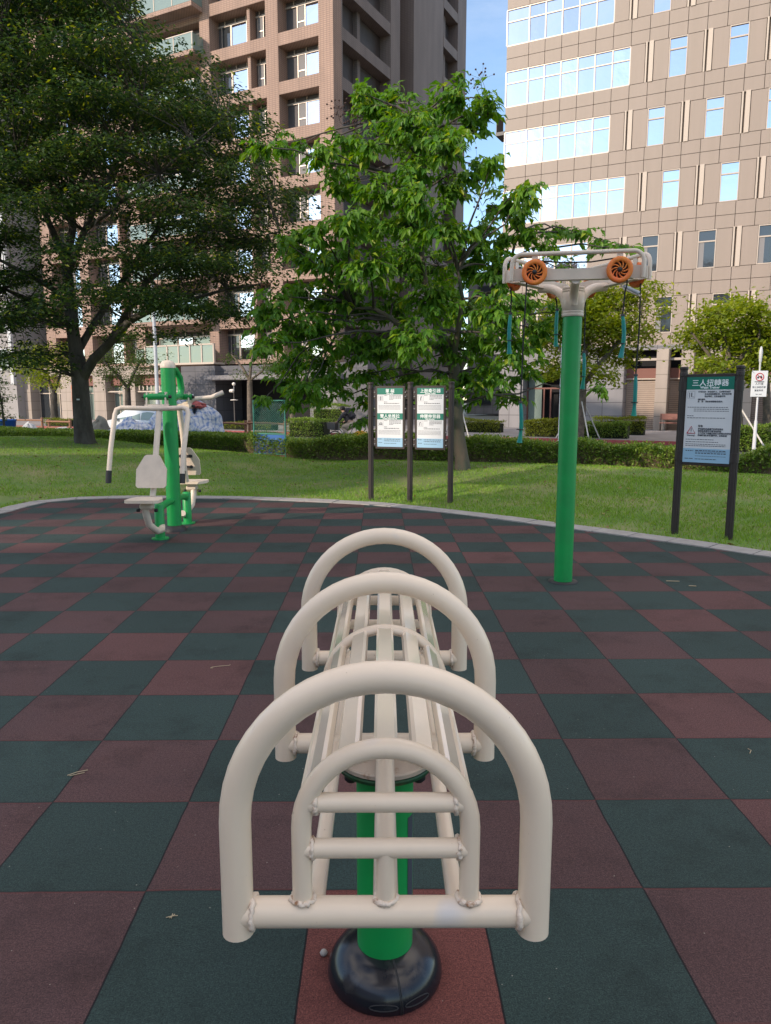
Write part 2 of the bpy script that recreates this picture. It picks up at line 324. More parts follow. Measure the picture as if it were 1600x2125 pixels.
# ================================================================== SETTING: ground, lawn, playground floor
def sstep(x): x = np.clip(x, 0, 1); return x*x*(3-2*x)
def catmull(P, n=8):
    P = [np.array(p, float) for p in P]; out = []
    for i in range(len(P)-1):
        p0 = P[i-1] if i else 2*P[0]-P[1]; p1, p2 = P[i], P[i+1]; p3 = P[i+2] if i+2 < len(P) else 2*P[-1]-P[-2]
        for k in range(n):
            t = k/n; out.append(.5*((2*p1)+(-p0+p2)*t+(2*p0-5*p1+4*p2-p3)*t*t+(-p0+3*p1-3*p2+p3)*t**3))
    out.append(P[-1]); return out
def g2(px, py): p = onz(px, py, 0); return (p.x, p.y)
cpx = [g2(*p) for p in ((0,1067),(60,1051),(118,1040),(200,1036),(330,1034.5),(470,1036),(600,1040),(760,1048),(900,1062),(1000,1074),(1150,1094),(1300,1114),(1400,1128),(1500,1142),(1600,1157))]
CURB = [(-5.9,6.0),(-5.35,8.0)] + cpx + [(4.75,5.9),(5.75,4.2),(6.4,2.0),(6.6,0),(6.3,-3)]
CL = catmull(CURB, 6)
FLOORPOLY = [tuple(p) for p in CL] + [(4,-6),(-6,-6),(-6.6,0)]
def dist_curb(X, Y):
    X = np.asarray(X, float); Y = np.asarray(Y, float); D = np.full(X.shape, 1e9); P = np.array(FLOORPOLY); n = len(P); ins = np.zeros(X.shape, bool)
    for i in range(n):
        a, b = P[i], P[(i+1) % n]; ab = b-a; t = np.clip(((X-a[0])*ab[0]+(Y-a[1])*ab[1])/(ab@ab+1e-12), 0, 1)
        D = np.minimum(D, np.hypot(X-a[0]-ab[0]*t, Y-a[1]-ab[1]*t))
        c = ((a[1] > Y) != (b[1] > Y)) & (X < (b[0]-a[0])*(Y-a[1])/(b[1]-a[1]+1e-12)+a[0]); ins ^= c
    return np.where(ins, -D, D)
STREET = -0.35
def H(X, Y):
    X = np.asarray(X, float); Y = np.asarray(Y, float); d = dist_curb(X, Y); s = U2.x*X+U2.y*Y; t = V2.x*X+V2.y*Y
    amp = .24 + .22*sstep((-10.5-s)/6); sv = -7.3-(t-8.4)*.32
    amp = amp*(1-.90*np.exp(-((s-sv)/1.3)**2)) + .03*np.sin(s*.9+1)*np.cos(t*.7)
    rise = sstep((d-.2)/3.4); fall = sstep((16.0-t)/2.4)
    z = -.012 + amp*rise*fall
    z = np.where(d < .1, -.06, z)
    z = z + (STREET-.03+.012)*sstep((t-17.6)/1.6)
    return z
def h1(x, y): return float(H(np.array([x]), np.array([y]))[0])
gx = np.arange(-34, 26, .25); gy = np.arange(-8, 40, .25); GX, GY = np.meshgrid(gx, gy); GT = V2.x*GX+V2.y*GY
GZ = H(GX, GY); V = np.stack([GX, GY, GZ], -1).reshape(-1, 3); nx, ny = len(gx), len(gy)
idx = np.arange(nx*ny).reshape(ny, nx); F = np.stack([idx[:-1,:-1], idx[:-1,1:], idx[1:,1:], idx[1:,:-1]], -1).reshape(-1, 4)
keep = (GT.reshape(-1)[F].min(1) < 20.0); F = F[keep]
struct(npmesh('lawn', V, F, M['soil'], smooth=True))
# ground sheet to the horizon
g = MB(); g.add([(-900,-900,-.47),(900,-900,-.47),(900,900,-.47),(-900,900,-.47)], [(0,1,2,3)]); struct(g.build('ground', M['base']))
def sheet(name, s0, s1, t0, t1, z, m):
    b = MB(); b.add([W(s0,t0,z), W(s1,t0,z), W(s1,t1,z), W(s0,t1,z)], [(0,1,2,3)]); return struct(b.build(name, m))
def slab(name, s0, s1, t0, t1, z0, z1, m):
    b = MB(); vs = [W(s,t,z) for z in (z0,z1) for s,t in ((s0,t0),(s1,t0),(s1,t1),(s0,t1))]
    b.add(vs, [(3,2,1,0),(4,5,6,7),(0,1,5,4),(1,2,6,5),(2,3,7,6),(3,0,4,7)]); return struct(b.build(name, m))
sheet('road', -150, 150, 18.6, 31.5, STREET, M['asphalt'])
slab('sidewalk', -150, 150, 31.5, 60, -.5, -.22, M['walk'])
sheet('kerb_paint', -9, 60, 31.2, 31.49, STREET+.004, M['redline'])
slab('kerb', -150, 150, 31.49, 31.7, -.5, -.2, M['redline'])
# floor
b = MB(); b.add([(x, y, 0) for x, y in FLOORPOLY], [tuple(range(len(FLOORPOLY)-1, -1, -1))]); fl = struct(b.build('playground_floor', M['tiles']))
# curb blocks
b = MB(); L = [Vector((p[0], p[1], 0)) for p in CL]
acc = [0]
for i in range(1, len(L)): acc.append(acc[-1] + (L[i]-L[i-1]).length)
def along(d):
    d = max(0, min(acc[-1]-1e-6, d)); i = max(j for j in range(len(acc)) if acc[j] <= d); i = min(i, len(L)-2)
    k = (d-acc[i])/(acc[i+1]-acc[i]+1e-9); T = (L[i+1]-L[i]).normalized(); return L[i].lerp(L[i+1], k), Vector((-T.y, T.x, 0))
k = 0.0
while k < acc[-1]-.05:
    e = min(k+.43, acc[-1]); a, na = along(k+.006); c, nc = along(e-.006); w = .27; z = .012 + random.uniform(-.003, .003)
    vs = [a-na*0.0, c-nc*0.0, c+nc*w, a+na*w]; vs = [Vector((v.x, v.y, -.05)) for v in vs] + [Vector((v.x, v.y, z)) for v in vs]
    b.add(vs, [(4,5,6,7),(0,1,5,4),(1,2,6,5),(2,3,7,6),(3,0,4,7)]); k = e
struct(b.build('kerb_edging', M['curb']))
# paved path on the left of the floor
M['cobble'] = brickmat('cobble_paving', (.22, .22, .21), (.13, .13, .125), (.05, .05, .045), .1, .1, .012, .9)
def cobfix(m):
    nt = m.node_tree
    for n in nt.nodes:
        if n.bl_idname == 'ShaderNodeCombineXYZ' and n.outputs[0].links and n.outputs[0].links[0].to_node.bl_idname == 'ShaderNodeTexBrick':
            sp = [q for q in nt.nodes if q.bl_idname == 'ShaderNodeSeparateXYZ'][0]
            for lk in list(n.inputs[1].links): nt.links.remove(lk)
            for lk in list(n.inputs[0].links): nt.links.remove(lk)
            nt.links.new(sp.outputs[0], n.inputs[0]); nt.links.new(sp.outputs[1], n.inputs[1])
            for q in nt.nodes:
                if q.bl_idname == 'ShaderNodeTexBrick': q.offset = .5
cobfix(M['cobble'])
b = MB(); pl = [(-5.3,11.05),(-5.75,10.3),(-5.65,9.3),(-6.2,6),(-12,6),(-12,11.3)]
b.add([(x, y, .004) for x, y in pl], [tuple(range(len(pl)-1, -1, -1))]); struct(b.build('path', M['cobble']))
# grass blades
def blades(n, xr, yr, hgt, wid, keepfn=None):
    X = RNG.uniform(*xr, n); Y = RNG.uniform(*yr, n); d = dist_curb(X, Y); t = V2.x*X+V2.y*Y
    ok = (d > .27) & (t < 15.6) & (np.abs(X/np.maximum(Y, 1)) < .60) & ~((X < -5.25) & (Y < 11.1))
    cl = np.sin(X*1.7+.6)*np.cos(Y*2.3)+np.sin(X*5.1+Y*3.3)*.6; ok &= RNG.uniform(-1.6, 1.2, n) < cl+.4
    X, Y = X[ok], Y[ok]; Z = H(X, Y); m = len(X); a = RNG.uniform(0, 6.28, m); hh = hgt*RNG.uniform(.5, 1.35, m); ww = wid*RNG.uniform(.6, 1.4, m)
    lx, ly = RNG.normal(0, .5, m)*hh, RNG.normal(0, .5, m)*hh; dx, dy = np.cos(a)*ww, np.sin(a)*ww
    A = np.stack([X-dx, Y-dy, Z-.005], -1); B = np.stack([X+dx, Y+dy, Z-.005], -1); Cc = np.stack([X+lx, Y+ly, Z+hh], -1)
    return np.concatenate([A[:,None], B[:,None], Cc[:,None]], 1).reshape(-1, 3)
BV = np.concatenate([blades(260000, (-13, 9), (6.5, 20), .034, .0065), blades(60000, (-6.5, 6.5), (6.5, 11.8), .05, .006)])
tag(npmesh('grass', BV, np.arange(len(BV)).reshape(-1, 3), M['blade']), 'short green lawn grass with drier straw patches on the mounds', 'grass', kind='stuff')

# ================================================================== BACK STRETCHING BENCH (foreground)
bench = thing('stretching_bench', 'cream tubular steel bench with three big arches and rounded slats on a green post', 'exercise bench', (.014, 1.72, 0), R(-.33))
def arch_pts(rad, zc, zb, y, n=26, sink=0):
    P = [(-rad, y, zb), (-rad, y, (zb+zc)/2)]
    for i in range(n+1):
        a = math.pi*(1-i/n); P.append((rad*math.cos(a), y, zc+rad*math.sin(a)))
    return P + [(rad, y, (zb+zc)/2), (rad, y, zb)]
def weld(mb, c, r, axis, bead=.0048):
    n = 30; pts = []; c = Vector(c)
    for i in range(n):
        a = 2*math.pi*i/n; rr = r + random.uniform(-.0015, .0022)
        v = {'x': Vector((random.uniform(-.002,.002), rr*math.cos(a), rr*math.sin(a))), 'z': Vector((rr*math.cos(a), rr*math.sin(a), random.uniform(-.002,.002)))}[axis]
        pts.append(c+v)
    mb.tube(pts, [bead*random.uniform(.7, 1.25) for _ in pts], 6, closed=True)
ZB, ZC, RA, TR = .592, .790, .2440, .0258
for y in (-.607, 0, .607):
    a = MB(); a.tube(arch_pts(RA, ZC, ZB, y), TR, 22)
    o = a.build('arch', M['cream'], bench)
    b = MB(); b.tube([(-RA+.004, y, .628), (RA-.004, y, .628)], TR-.0015, 22)
    
    o2 = b.build('cross_bar', M['cream'], bench)
    for x in (-RA+TR+.0005, RA-TR-.0005): w = MB(); weld(w, (x, y, .628), TR-.001, 'x'); w.build('weld', M['weld'], o2)
r_, ri, zi = .0165, .1370, .778
for y in (-.607, .607):
    a = MB(); a.tube(arch_pts(ri, zi, .64, y, 22), r_, 18)
    o = a.build('inner_arch', M['cream'], bench)
    for x in (-ri, ri): w = MB(); weld(w, (x, y, .653), r_+.001, 'z', .0050); w.build('weld', M['weld'], o)
    c = MB(); c.tube([(0, y, .64), (0, y, .742)], .0155, 18); o = c.build('upright_stub', M['cream'], bench); w = MB(); weld(w, (0, y, .653), .0165, 'z', .0050); w.build('weld', M['weld'], o)
    for z in (.822, .742):
        xx = math.sqrt(max(ri*ri-(max(0, z-zi))**2, 0)) if z > zi else ri
        b = MB(); b.tube([(-xx, y, z), (xx, y, z)], .0158, 18); o = b.build('rung', M['cream'], bench)
        
        for q in (-xx+r_+.001, xx-r_-.001): w = MB(); weld(w, (q, y, z), .0152, 'x', .004); w.build('weld', M['weld'], o)
a = MB(); a.tube(arch_pts(.1405, zi, .64, 0, 22), .0125, 14, flat=1.25); a.build('middle_hoop', M['cream'], bench)
for ang in (-79, -50.5, -25, 0, 25, 50.5, 79):
    al = R(ang); rr = .1385; c = Vector((rr*math.sin(al), 0, zi+rr*math.cos(al))); rot = Matrix.Rotation(al, 3, 'Y')
    for y0, y1 in ((-.600, -.006), (.006, .600)):
        b = MB(); b.box(c + Vector((0, (y0+y1)/2, 0)), (.0385, y1-y0, .019), rot, .005); b.build('slat', M['slat'], bench)
for x, rr in ((0, .0215), (-.118, .0155), (.118, .0155)):
    b = MB(); b.tube([(x, -.600, .627), (x, .600, .627)], rr, 16); b.build('longitudinal_bar', M['cream'], bench)
b = MB(); b.lathe([(.0, .604), (.114, .604), (.118, .601), (.118, .592), (.0, .592)], 40, sm=False); pl = b.build('mounting_plate', M['plate'], bench)
b = MB(); b.lathe([(.0, .589), (.117, .589), (.119, .585), (.117, .577), (.0, .577)], 40, sm=False); b.build('post_flange', M['gplate'], bench)
for i in range(6):
    a = R(30+60*i); b = MB(); cx, cy = .094*math.cos(a), .094*math.sin(a)
    b.lathe([(0, .626), (.008, .6255), (.014, .621), (.0155, .604)], 14, (cx, cy, 0)); b.lathe([(.0155, .577), (.0165, .560), (.010, .553), (0, .552)], 14, (cx, cy, 0)); b.build('bolt_cap', M['rubber'], bench)
b = MB(); b.lathe([(.0705, .02), (.0705, .577)], 40); b.build('post', M['green'], bench)
b = MB(); b.lathe([(.0712, .16), (.0712, .40)], 60)
# narrow dark sticker on the right of the post
b = MB(); vs = []; fs = []
for i in range(7):
    a = R(-38 + i*4)
    for z in (.19, .455): vs.append((.0713*math.cos(a), .0713*math.sin(a), z))
for i in range(6): fs.append((2*i, 2*i+2, 2*i+3, 2*i+1))
b.add(vs, fs, True); b.build('sticker', M['ink'], bench)
prof = [(.143, 0), (.147, .010), (.1465, .022), (.141, .042), (.129, .061), (.112, .076), (.093, .086), (.080, .090), (.0715, .092)]
b = MB(); b.lathe(prof, 56); cov = b.build('base_cover', M['blackpl'], bench)
def dome(a, f, out=0):
    L_ = [(r, z) for r, z in prof]; k = f*(len(L_)-1); i = min(int(k), len(L_)-2); q = k-i; r = L_[i][0]*(1-q)+L_[i+1][0]*q+out; z = L_[i][1]*(1-q)+L_[i+1][1]*q+out*.6
    return Vector((r*math.cos(a), r*math.sin(a), z))
b = MB()
for off in (-.012, .016):
    b.tube([dome(R(-74)+off, f/12, .0005) for f in range(0, 13)], .0013, 6)
for sgn in (-1, 1):      # moulded clip recesses either side of the seam
    pts = []
    for i in range(14):
        a = 2*math.pi*i/14; pts.append(dome(R(-74)+sgn*.30+.24*math.cos(a), .26+.055*math.sin(a), .0008))
    b.tube(pts, .0014, 6, closed=True)
b.build('cover_seam', M['rubber'], cov)

# ================================================================== PULLEY TRAINER
pp = onz(1168, 1207, 0); pul = thing('arm_pulley_trainer', 'tall green post with a cream three sided head, orange wheels and hanging teal handles', 'pulley trainer', (pp.x, pp.y, 0), R(-11.5))
PR = .0725
b = MB(); b.lathe([(PR, 0), (PR, 2.115)], 36); b.build('post', M['green'], pul)
b = MB(); b.lathe([(.118, 0), (.118, .008), (.085, .012)], 30); b.build('base_ring', M['rubber'], pul)
b = MB(); pr = [(.079, 2.065), (.083, 2.07), (.083, 2.088), (.0805, 2.09), (.083, 2.092), (.083, 2.106), (.0805, 2.108), (.083, 2.11), (.083, 2.27), (.0805, 2.272), (.083, 2.274), (.083, 2.288), (.0805, 2.290), (.083, 2.292), (.083, 2.306), (.078, 2.312), (.0, 2.312)]
pr = [(r, z+.025 if z < 2.2 else z) for r, z in pr]; b.lathe(pr, 32); b.build('collar', M['cream2'], pul)
HZ = 2.375
ropes = {0: ((-.32, 1.72), (.335, 2.06)), 1: ((-.30, 1.90), (.30, 1.46)), 2: ((-.30, 1.76), (.31, 2.02))}
ropes = {0: ((-.335, 1.44), (.30, 2.06)), 1: ((-.29, 1.64), (.30, 1.85)), 2: ((-.30, 2.20), (.27, 2.11))}
for k in range(3):
    rm = Matrix.Rotation(R(120*k), 3, 'Z'); rv = lambda p: rm @ Vector(p); RY = -.30
    # curved arm
    arm = MB(); P = []
    for i in range(9):
        a = R(90*i/8); P.append(rv((0, -.06-.20*(1-math.cos(a)), 2.17+.155*math.sin(a))))
    P.append(rv((0, RY+.01, 2.327))); arm.tube(P, .034, 14); arm.build('support_arm', M['cream2'], pul)
    # flat beam with a dipped top edge
    bm = MB(); top = [(-.475, .045), (-.20, .045), (-.17, .036), (.17, .036), (.20, .045), (.475, .045)]; outl = [(-.475, -.042), (.475, -.042)] + top[::-1]
    bm.prism([(u, v) for u, v in outl], RY-.006, RY+.006, lambda u, v, w: rv((u, w, HZ-.01+v)))
    bm.prism([(-.40, RY+.006), (.40, RY+.006), (.40, RY+.06), (-.40, RY+.06)], HZ-.052, HZ-.046, lambda u, v, w: rv((u, v, w)))
    bm.build('beam', M['cream2'], pul)
    gd = MB(); P = [(-.46, RY-.03, HZ-.055), (-.46, RY-.03, HZ+.06)]
    for i in range(6): a = R(15+75*i/5); P.append((-.46+.07*(1-math.cos(a)), RY-.03, HZ+.06+.07*math.sin(a)))
    Q = [(-x, y, z) for x, y, z in P[::-1]]; gd.tube([rv(p) for p in P+Q], .0155, 12); gd.build('guard_rail', M['cream2'], pul)
    for x, zend in ropes[k]:
        sg = -1 if x < 0 else 1; wx = sg*.297
        br = MB(); br.box(rv((wx, RY-.028, HZ+.095)), (.042, .012, .08), rm); br.build('bracket', M['cream2'], pul)
        wh = MB(); c = rv((wx, RY-.045, HZ)); rr = rm
        wh.lathe([(.058, -.014), (.062, -.018), (.084, -.018), (.091, -.012), (.091, -.006), (.083, 0), (.091, .006), (.091, .012), (.084, .018), (.062, .018), (.058, .014), (.058, -.014)], 36, c, 'y', rm)
        wh.lathe([(.0, .006), (.058, .006)], 24, c, 'y', rm)
        o = wh.build('wheel', M['orange'], pul)
        sp_ = MB()
        for i in range(10):
            a0 = 2*math.pi*i/10; pts = []
            for j in range(5):
                q = j/4; a = a0+.7*q; rad = .018+.041*q; pts.append(c + rm @ Vector((rad*math.cos(a), -.010, rad*math.sin(a))))
            sp_.tube(pts, .0048, 6)
        sp_.build('spoke_web', M['orange'], o)
        dk = MB(); dk.lathe([(.0, .0), (.057, .0)], 24, c+rm @ Vector((0, -.001, 0)), 'y', rm); dk.build('wheel_recess', mat('dark_wheel_recess', (.09, .022, .012), .7) if 'dark_wheel_recess' not in bpy.data.materials else bpy.data.materials['dark_wheel_recess'], o)
        hb = MB(); hb.lathe([(0, -.028), (.012, -.027), (.017, -.02), (.018, -.004)], 16, c, 'y', rm); hb.build('hub_cap', M['rubber'], o)
        # rope and handle
        rx = wx + sg*.055; sway = random.uniform(-.02, .02)
        rp = MB(); rp.tube([rv((rx, RY-.04, HZ-.05)), rv((rx, RY-.04, HZ-.10)), rv((rx-.012, RY-.04, (HZ+zend)/2)), rv((rx-.02, RY-.04+sway, zend+.0))], .0055, 6)
        rp.build('rope', M['rope'], pul)
        hd = MB(); x0 = rx-.02; bow = random.uniform(-.016, .016)
        P = [rv((x0 - bow*math.sin(math.pi*i/8) , RY-.04+sway, zend-.30*i/8)) for i in range(9)]
        hd.tube(P, [.010, .0135, .015, .015, .015, .0155, .013, .0165, .0215], 12); ho = hd.build('handle', M['teal'], pul)
        rg = MB(); zz = zend-.20; rg.lathe([(.015, zz-.004), (.027, zz-.002), (.027, zz+.002), (.015, zz+.004)], 16, rv((x0, RY-.04+sway, 0))); kn = MB(); kn.lathe([(.006, zend+.012), (.015, zend+.008), (.016, zend-.006)], 12, rv((x0, RY-.04+sway, 0))); kn.build('rope_knot', M['rubber'], ho)
        rg.build('handle_ring', M['rubber'], ho)
    rp = MB(); rp.tube([rv((-.30, RY-.03, HZ+.085)), rv((-.1, RY-.02, HZ+.066)), rv((.1, RY-.02, HZ+.064)), rv((.30, RY-.03, HZ+.087))], .0055, 6); rp.build('cross_rope', M['rope'], pul)
gr = MB(); gr.tube([(.33, -.33, 2.262), (.44, -.30, 2.215)], .016, 12); gr.build('side_grip', M['pole'], pul)
pb = MB(); pb.tube([(.30, -.32, 2.31), (.33, -.335, 2.243), (.45, -.295, 2.196)], .007, 8); pb.build('grip_rod', M['cream2'], pul)

# ================================================================== CHEST PRESS (twin seats)
q = onz(363, 1101, 0); cp = thing('seated_chest_press', 'green post with two cream hanging seats and bent handle arms at the left', 'chest press machine', (q.x, q.y, 0), R(0))
b = MB(); b.lathe([(.078, 0), (.078, 1.80)], 30); b.build('post', M['green'], cp)
b = MB(); b.lathe([(.082, 1.80), (.083, 1.815), (.076, 1.85), (.055, 1.875), (0, 1.888)], 24); b.build('post_cap', M['cream2'], cp)
b = MB(); b.lathe([(.135, 0), (.13, .02), (.115, .045), (.09, .06), (.078, .065)], 14); b.build('base_cover', M['rubber'], cp)
def rbox_plate(w0, w1, h, th):
    return [(-w0, -h+.02), (-w0+.02, -h), (w0-.02, -h), (w0, -h+.02), (w0, .02), (w1, h-.01), (w1-.02, h), (-w1+.02, h), (-w1, h-.01), (-w0, .02)]
def press(sgn, lean):
    rm = Matrix.Rotation(R(0 if sgn > 0 else 180) + R(-2), 3, 'Z'); f = lambda p: rm @ Vector((p[0], -p[1], p[2]))    # local +y' = away from the post, towards the seat
    # hook tube and pivot
    b = MB(); P = [f((.03, .06, 1.46+.28)), f((.03, .16, 1.72)), f((.03, .24, 1.64)), f((.03, .27, 1.52)), f((.03, .25, 1.46)), f((.0, .06, 1.45))]
    if sgn < 0: P = [f((-.02, .05, 1.80)), f((-.04, .14, 1.78)), f((-.06, .22, 1.70)), f((-.06, .26, 1.58)), f((-.05, .24, 1.50)), f((.0, .05, 1.47))]
    else: P = [f((.0, .05, 1.50)), f((.0, .30, 1.50))]
    P = [P[0].lerp(P[1], .5) if i == 0 and False else p for i, p in enumerate(P)]
    b.tube(P, .036, 12); b.build('pivot_tube', M['green'], cp)
    b = MB(); b.tube([f((-.16, .32, 1.49)), f((.10, .32, 1.49))], .034, 12); b.build('pivot_sleeve', M['green'], cp)
    b = MB()
    for x in (-.13, .07): b.prism([(-.055, -.10), (.055, -.10), (.02, .07), (-.02, .07)], x-.008, x+.008, lambda u, v, w: f((w, .32+u, 1.47+v)))
    b.tube([f((-.15, .34, 1.385)), f((.10, .34, 1.385))], .028, 12); b.build('pivot_bracket', M['cream2'], cp)
    b = MB()
    for x in (-.17, .11):
        for z in (1.49, 1.385): b.lathe([(0, -.02), (.016, -.016), (.018, .016), (0, .02)], 10, f((x, .33, z)), 'x', rm)
    b.build('bolt_cap', M['rubber'], cp)
    # swing bar, back rest, seat
    b = MB(); b.tube([f((0, .34, 1.38)), f((0, .50, .95)), f((0, .62, .60)), f((0, .68, .47))] if lean else [f((0, .34, 1.38)), f((.0, .42, 1.15)), f((.0, .47, .95)), f((0, .44, .70)), f((0, .52, .50))], .031, 12); b.build('swing_bar', M['cream2'], cp)
    yb = .66 if lean else .54
    b = MB(); b.prism(rbox_plate(.155, .075, .165, 0), 0, .028, lambda u, v, w: f((u, yb+w-(v)*.25, .735+v))); br = b.build('back_rest', M['cream2'], cp)
    b = MB()
    for x in (-.055, .055):
        for z in (.67, .80): b.lathe([(0, -.03), (.018, -.02), (.02, 0)], 10, f((x, yb-.005-(z-.735)*.25, z)), 'y', rm)
        b.box(f((x*0, yb-.012-(.735-.735)*.25, .67 if x < 0 else .80)), (.16, .02, .03), rm)
    b.build('back_rest_bolts', M['rubber'], br)
    b = MB(); b.prism([(-.17, .0), (-.12, -.13), (.12, -.13), (.17, 0), (.17, .13), (.13, .17), (-.13, .17), (-.17, .13)], 0, .03, lambda u, v, w: f((u, yb+.22+v, .46+w-abs(u)*.05))); b.build('seat', M['cream2'], cp)
    b = MB(); b.lathe([(.06, -.03), (.075, 0)], 12, f((0, yb+.20, .455))); b.box(f((0, yb+.2, .40)), (.13, .09, .06), rm, .015)
    xs = -.02; b.tube([f((xs, yb+.2, .40)), f((xs, yb+.18, .32)), f((xs+.01, yb+.13, .20)), f((xs+.05, yb+.02, .115)), f((xs+.06, yb-.10, .11)), f((.02, yb-.16, .14))], .036, 12); b.build('seat_bracket', M['cream2'], cp)
    b = MB()
    for x in (-.09, .09): b.lathe([(0, -.02), (.018, -.014), (.018, .014), (0, .02)], 10, f((x, yb+.2, .36)), 'x', rm)
    b.build('seat_bolt', M['rubber'], cp)
    # foot post and tie
    b = MB(); b.lathe([(.05, 0), (.05, .36), (.04, .375), (0, .38)], 16, f((.0, .50, 0))); b.lathe([(.09, 0), (.09, .012)], 16, f((.0, .50, 0))); b.build('foot_post', M['green'], cp)
    b = MB(); b.tube([f((.0, .50, .31)), f((.0, .36, .34)), f((.0, .18, .35)), f((0, .04, .35))], .038, 12); b.build('tie_tube', M['green'], cp)
    # handle arms
    b = MB(); ya = .37
    if lean:
        P = [(-.49, .56, .70), (-.48, .50, .95), (-.455, .40, 1.30), (-.44, .385, 1.355), (-.39, .375, 1.375), (0, ya, 1.365), (.26, .375, 1.375), (.305, .385, 1.36), (.32, .40, 1.32), (.29, .52, .92), (.285, .57, .70)]
        b.tube([f(p) for p in P], .026, 12); b.build('handle_arm', M['cream2'], cp)
        for x in (-.49, .285):
            h = MB(); h.tube([f((x, .555, .73)), f((x-.004, .575, .60))], .030, 12); h.build('grip', M['rubber'], cp)
    else:
        P = [(.36, .9, .78), (.36, .62, 1.10), (.345, .46, 1.36), (.32, .40, 1.385), (0, ya, 1.375), (-.18, .36, 1.47), (-.24, .39, 1.475), (-.36, .41, 1.485), (-.46, .44, 1.53), (-.49, .45, 1.545)]
        P = P[4:] ; b.tube([f(p) for p in P], .026, 12); b.build('handle_arm', M['cream2'], cp)
press(1, True); press(-1, False)

# ================================================================== SIGNS
def text(body, size, m, parent, loc, rotm, name='lettering', align='CENTER', bold=0.0, extr=.0006, sx=1.0):
    cu = bpy.data.curves.new('t', 'FONT'); cu.body = body; cu.size = size; cu.align_x = align; cu.extrude = extr; cu.offset = bold; cu.resolution_u = 2
    o = bpy.data.objects.new('t', cu); COL.objects.link(o); dg = bpy.context.evaluated_depsgraph_get(); me = bpy.data.meshes.new_from_object(o.evaluated_get(dg))
    bpy.data.objects.remove(o); me.materials.clear(); me.materials.append(m)
    n = bpy.data.objects.new(name, me); COL.objects.link(n); n.parent = parent; n.location = loc; n.rotation_euler = rotm; n.scale = (sx, 1, 1); return n
def post_mb(h, r):
    b = MB(); n = 40; vs = []; prof = []
    def ring(rr, z, fl=0): return [(rr*(1+fl*(.07 if k % 4 < 2 else -.05))*math.cos(2*math.pi*k/n), rr*(1+fl*(.07 if k % 4 < 2 else -.05))*math.sin(2*math.pi*k/n), z) for k in range(n)]
    rings = [ring(r, -.1, 1), ring(r, h-.10, 1), ring(r*1.04, h-.10), ring(r*1.10, h-.09), ring(r*1.10, h-.06), ring(r*1.02, h-.055), ring(r*1.02, h-.03), ring(r*1.17, h-.02), ring(r*1.17, h), ring(r*.9, h+.006)]
    for rg in rings: vs += rg
    fs = [(i*n+k, i*n+(k+1) % n, (i+1)*n+(k+1) % n, (i+1)*n+k) for i in range(len(rings)-1) for k in range(n)] + [tuple(range((len(rings)-1)*n, len(rings)*n))]
    b.add(vs, fs); return b
def lines(mb, x0, x1, zs, th, y, rnd, wmin=.02, wmax=.05):
    for z in zs:
        x = x0
        while x < x1:
            w = min(rnd.uniform(wmin, wmax), x1-x); mb.box((x+w/2, y, z), (w, .0008, th)); x += w+th*.8
def signpanel(parent, cx, zc, w, h, blocks, yf=-.012):
    """blocks: list of callables drawing on the front face; returns the panel root part"""
    b = MB(); fr = .032; b.box((cx, 0, zc), (w+2*fr, .03, h+2*fr), None, .004); fo = b.build('panel_frame', M['brownpost'], parent)
    b = MB(); b.box((cx, -.0165, zc), (w, .003, h)); pf = b.build('panel_face', M['swhite'], parent)
    return pf
RX = (math.pi/2, 0, 0)
def sign_face(pf, cx, zt, w, title, sub, rnd, sections, ts=.07):
    y = -.0188
    for zz, hh, tt, ss in title:
        b = MB(); b.box((cx, y, zz-hh/2), (w, .0012, hh)); b.build('header_band', M['sgreen'], pf)
        text(tt, ts, M['inkwhite'], pf, (cx, y-.0012, zz-hh*.60), RX, bold=.0016)
        text(ss, ts*.42, M['inkwhite'], pf, (cx, y-.0012, zz-hh*.92), RX, bold=.0006)
# --- right sign: two posts, one tall panel
A_, B_ = onz(1400, 1101, .03), onz(1512, 1117, .01)
ang = math.atan2(B_.y-A_.y, B_.x-A_.x); mid = (A_+B_)/2; sp_len = (B_-A_).length
sg = thing('notice_sign', 'single tall notice board for the waist trainer between two fluted dark posts', 'sign', (mid.x, mid.y, 0), ang)
for k, x in enumerate((-sp_len/2, sp_len/2)):
    o = post_mb(1.80, .038).build('post', M['brownpost'], sg); o.location = (x, 0, 0)
    for z in (.86, 1.60): cl = MB(); cl.lathe([(.041, z-.05), (.046, z-.05), (.046, z+.05), (.041, z+.05)], 24, (x, 0, 0), sm=False); cl.build('post_clamp', M['brownpost'], sg)
pw, ph, pz = .475, .90, 1.245
pf = signpanel(sg, 0, pz, pw, ph, None)
for x in (-1, 1):
    for z in (.84, .90, 1.56, 1.62): MB().lathe([(0, -.02), (.009, -.016), (.011, 0)], 10, (x*(pw/2+.062), -.01, z), 'y').build('bolt', M['silver'], sg)
    for z in (.87, 1.59): MB().box((x*(pw/2+.05), .0, z), (.05, .008, .11)).build('bracket', M['brownpost'], sg)
zt = pz+ph/2; yy = -.0188; rnd = random.Random(3)
b = MB(); b.box((0, yy, zt-.065), (pw, .0012, .13)); b.build('header_band', M['sgreen'], pf)
text('三人扭轉器', .074, M['inkwhite'], pf, (0, yy-.0012, zt-.088), RX, bold=.0007)
text('Waist Trainer', .034, M['inkwhite'], pf, (0, yy-.0012, zt-.120), RX, bold=.001)
b = MB(); b.box((0, yy, zt-ph+.075), (pw, .0012, .15)); b.build('footer_band', M['sblue'], pf)
b = MB()
text('使用方法：站在轉盤上，雙手握緊扶手', .019, M['ink'], pf, (-.115, yy-.001, zt-.160), RX, align='LEFT', bold=.0004)
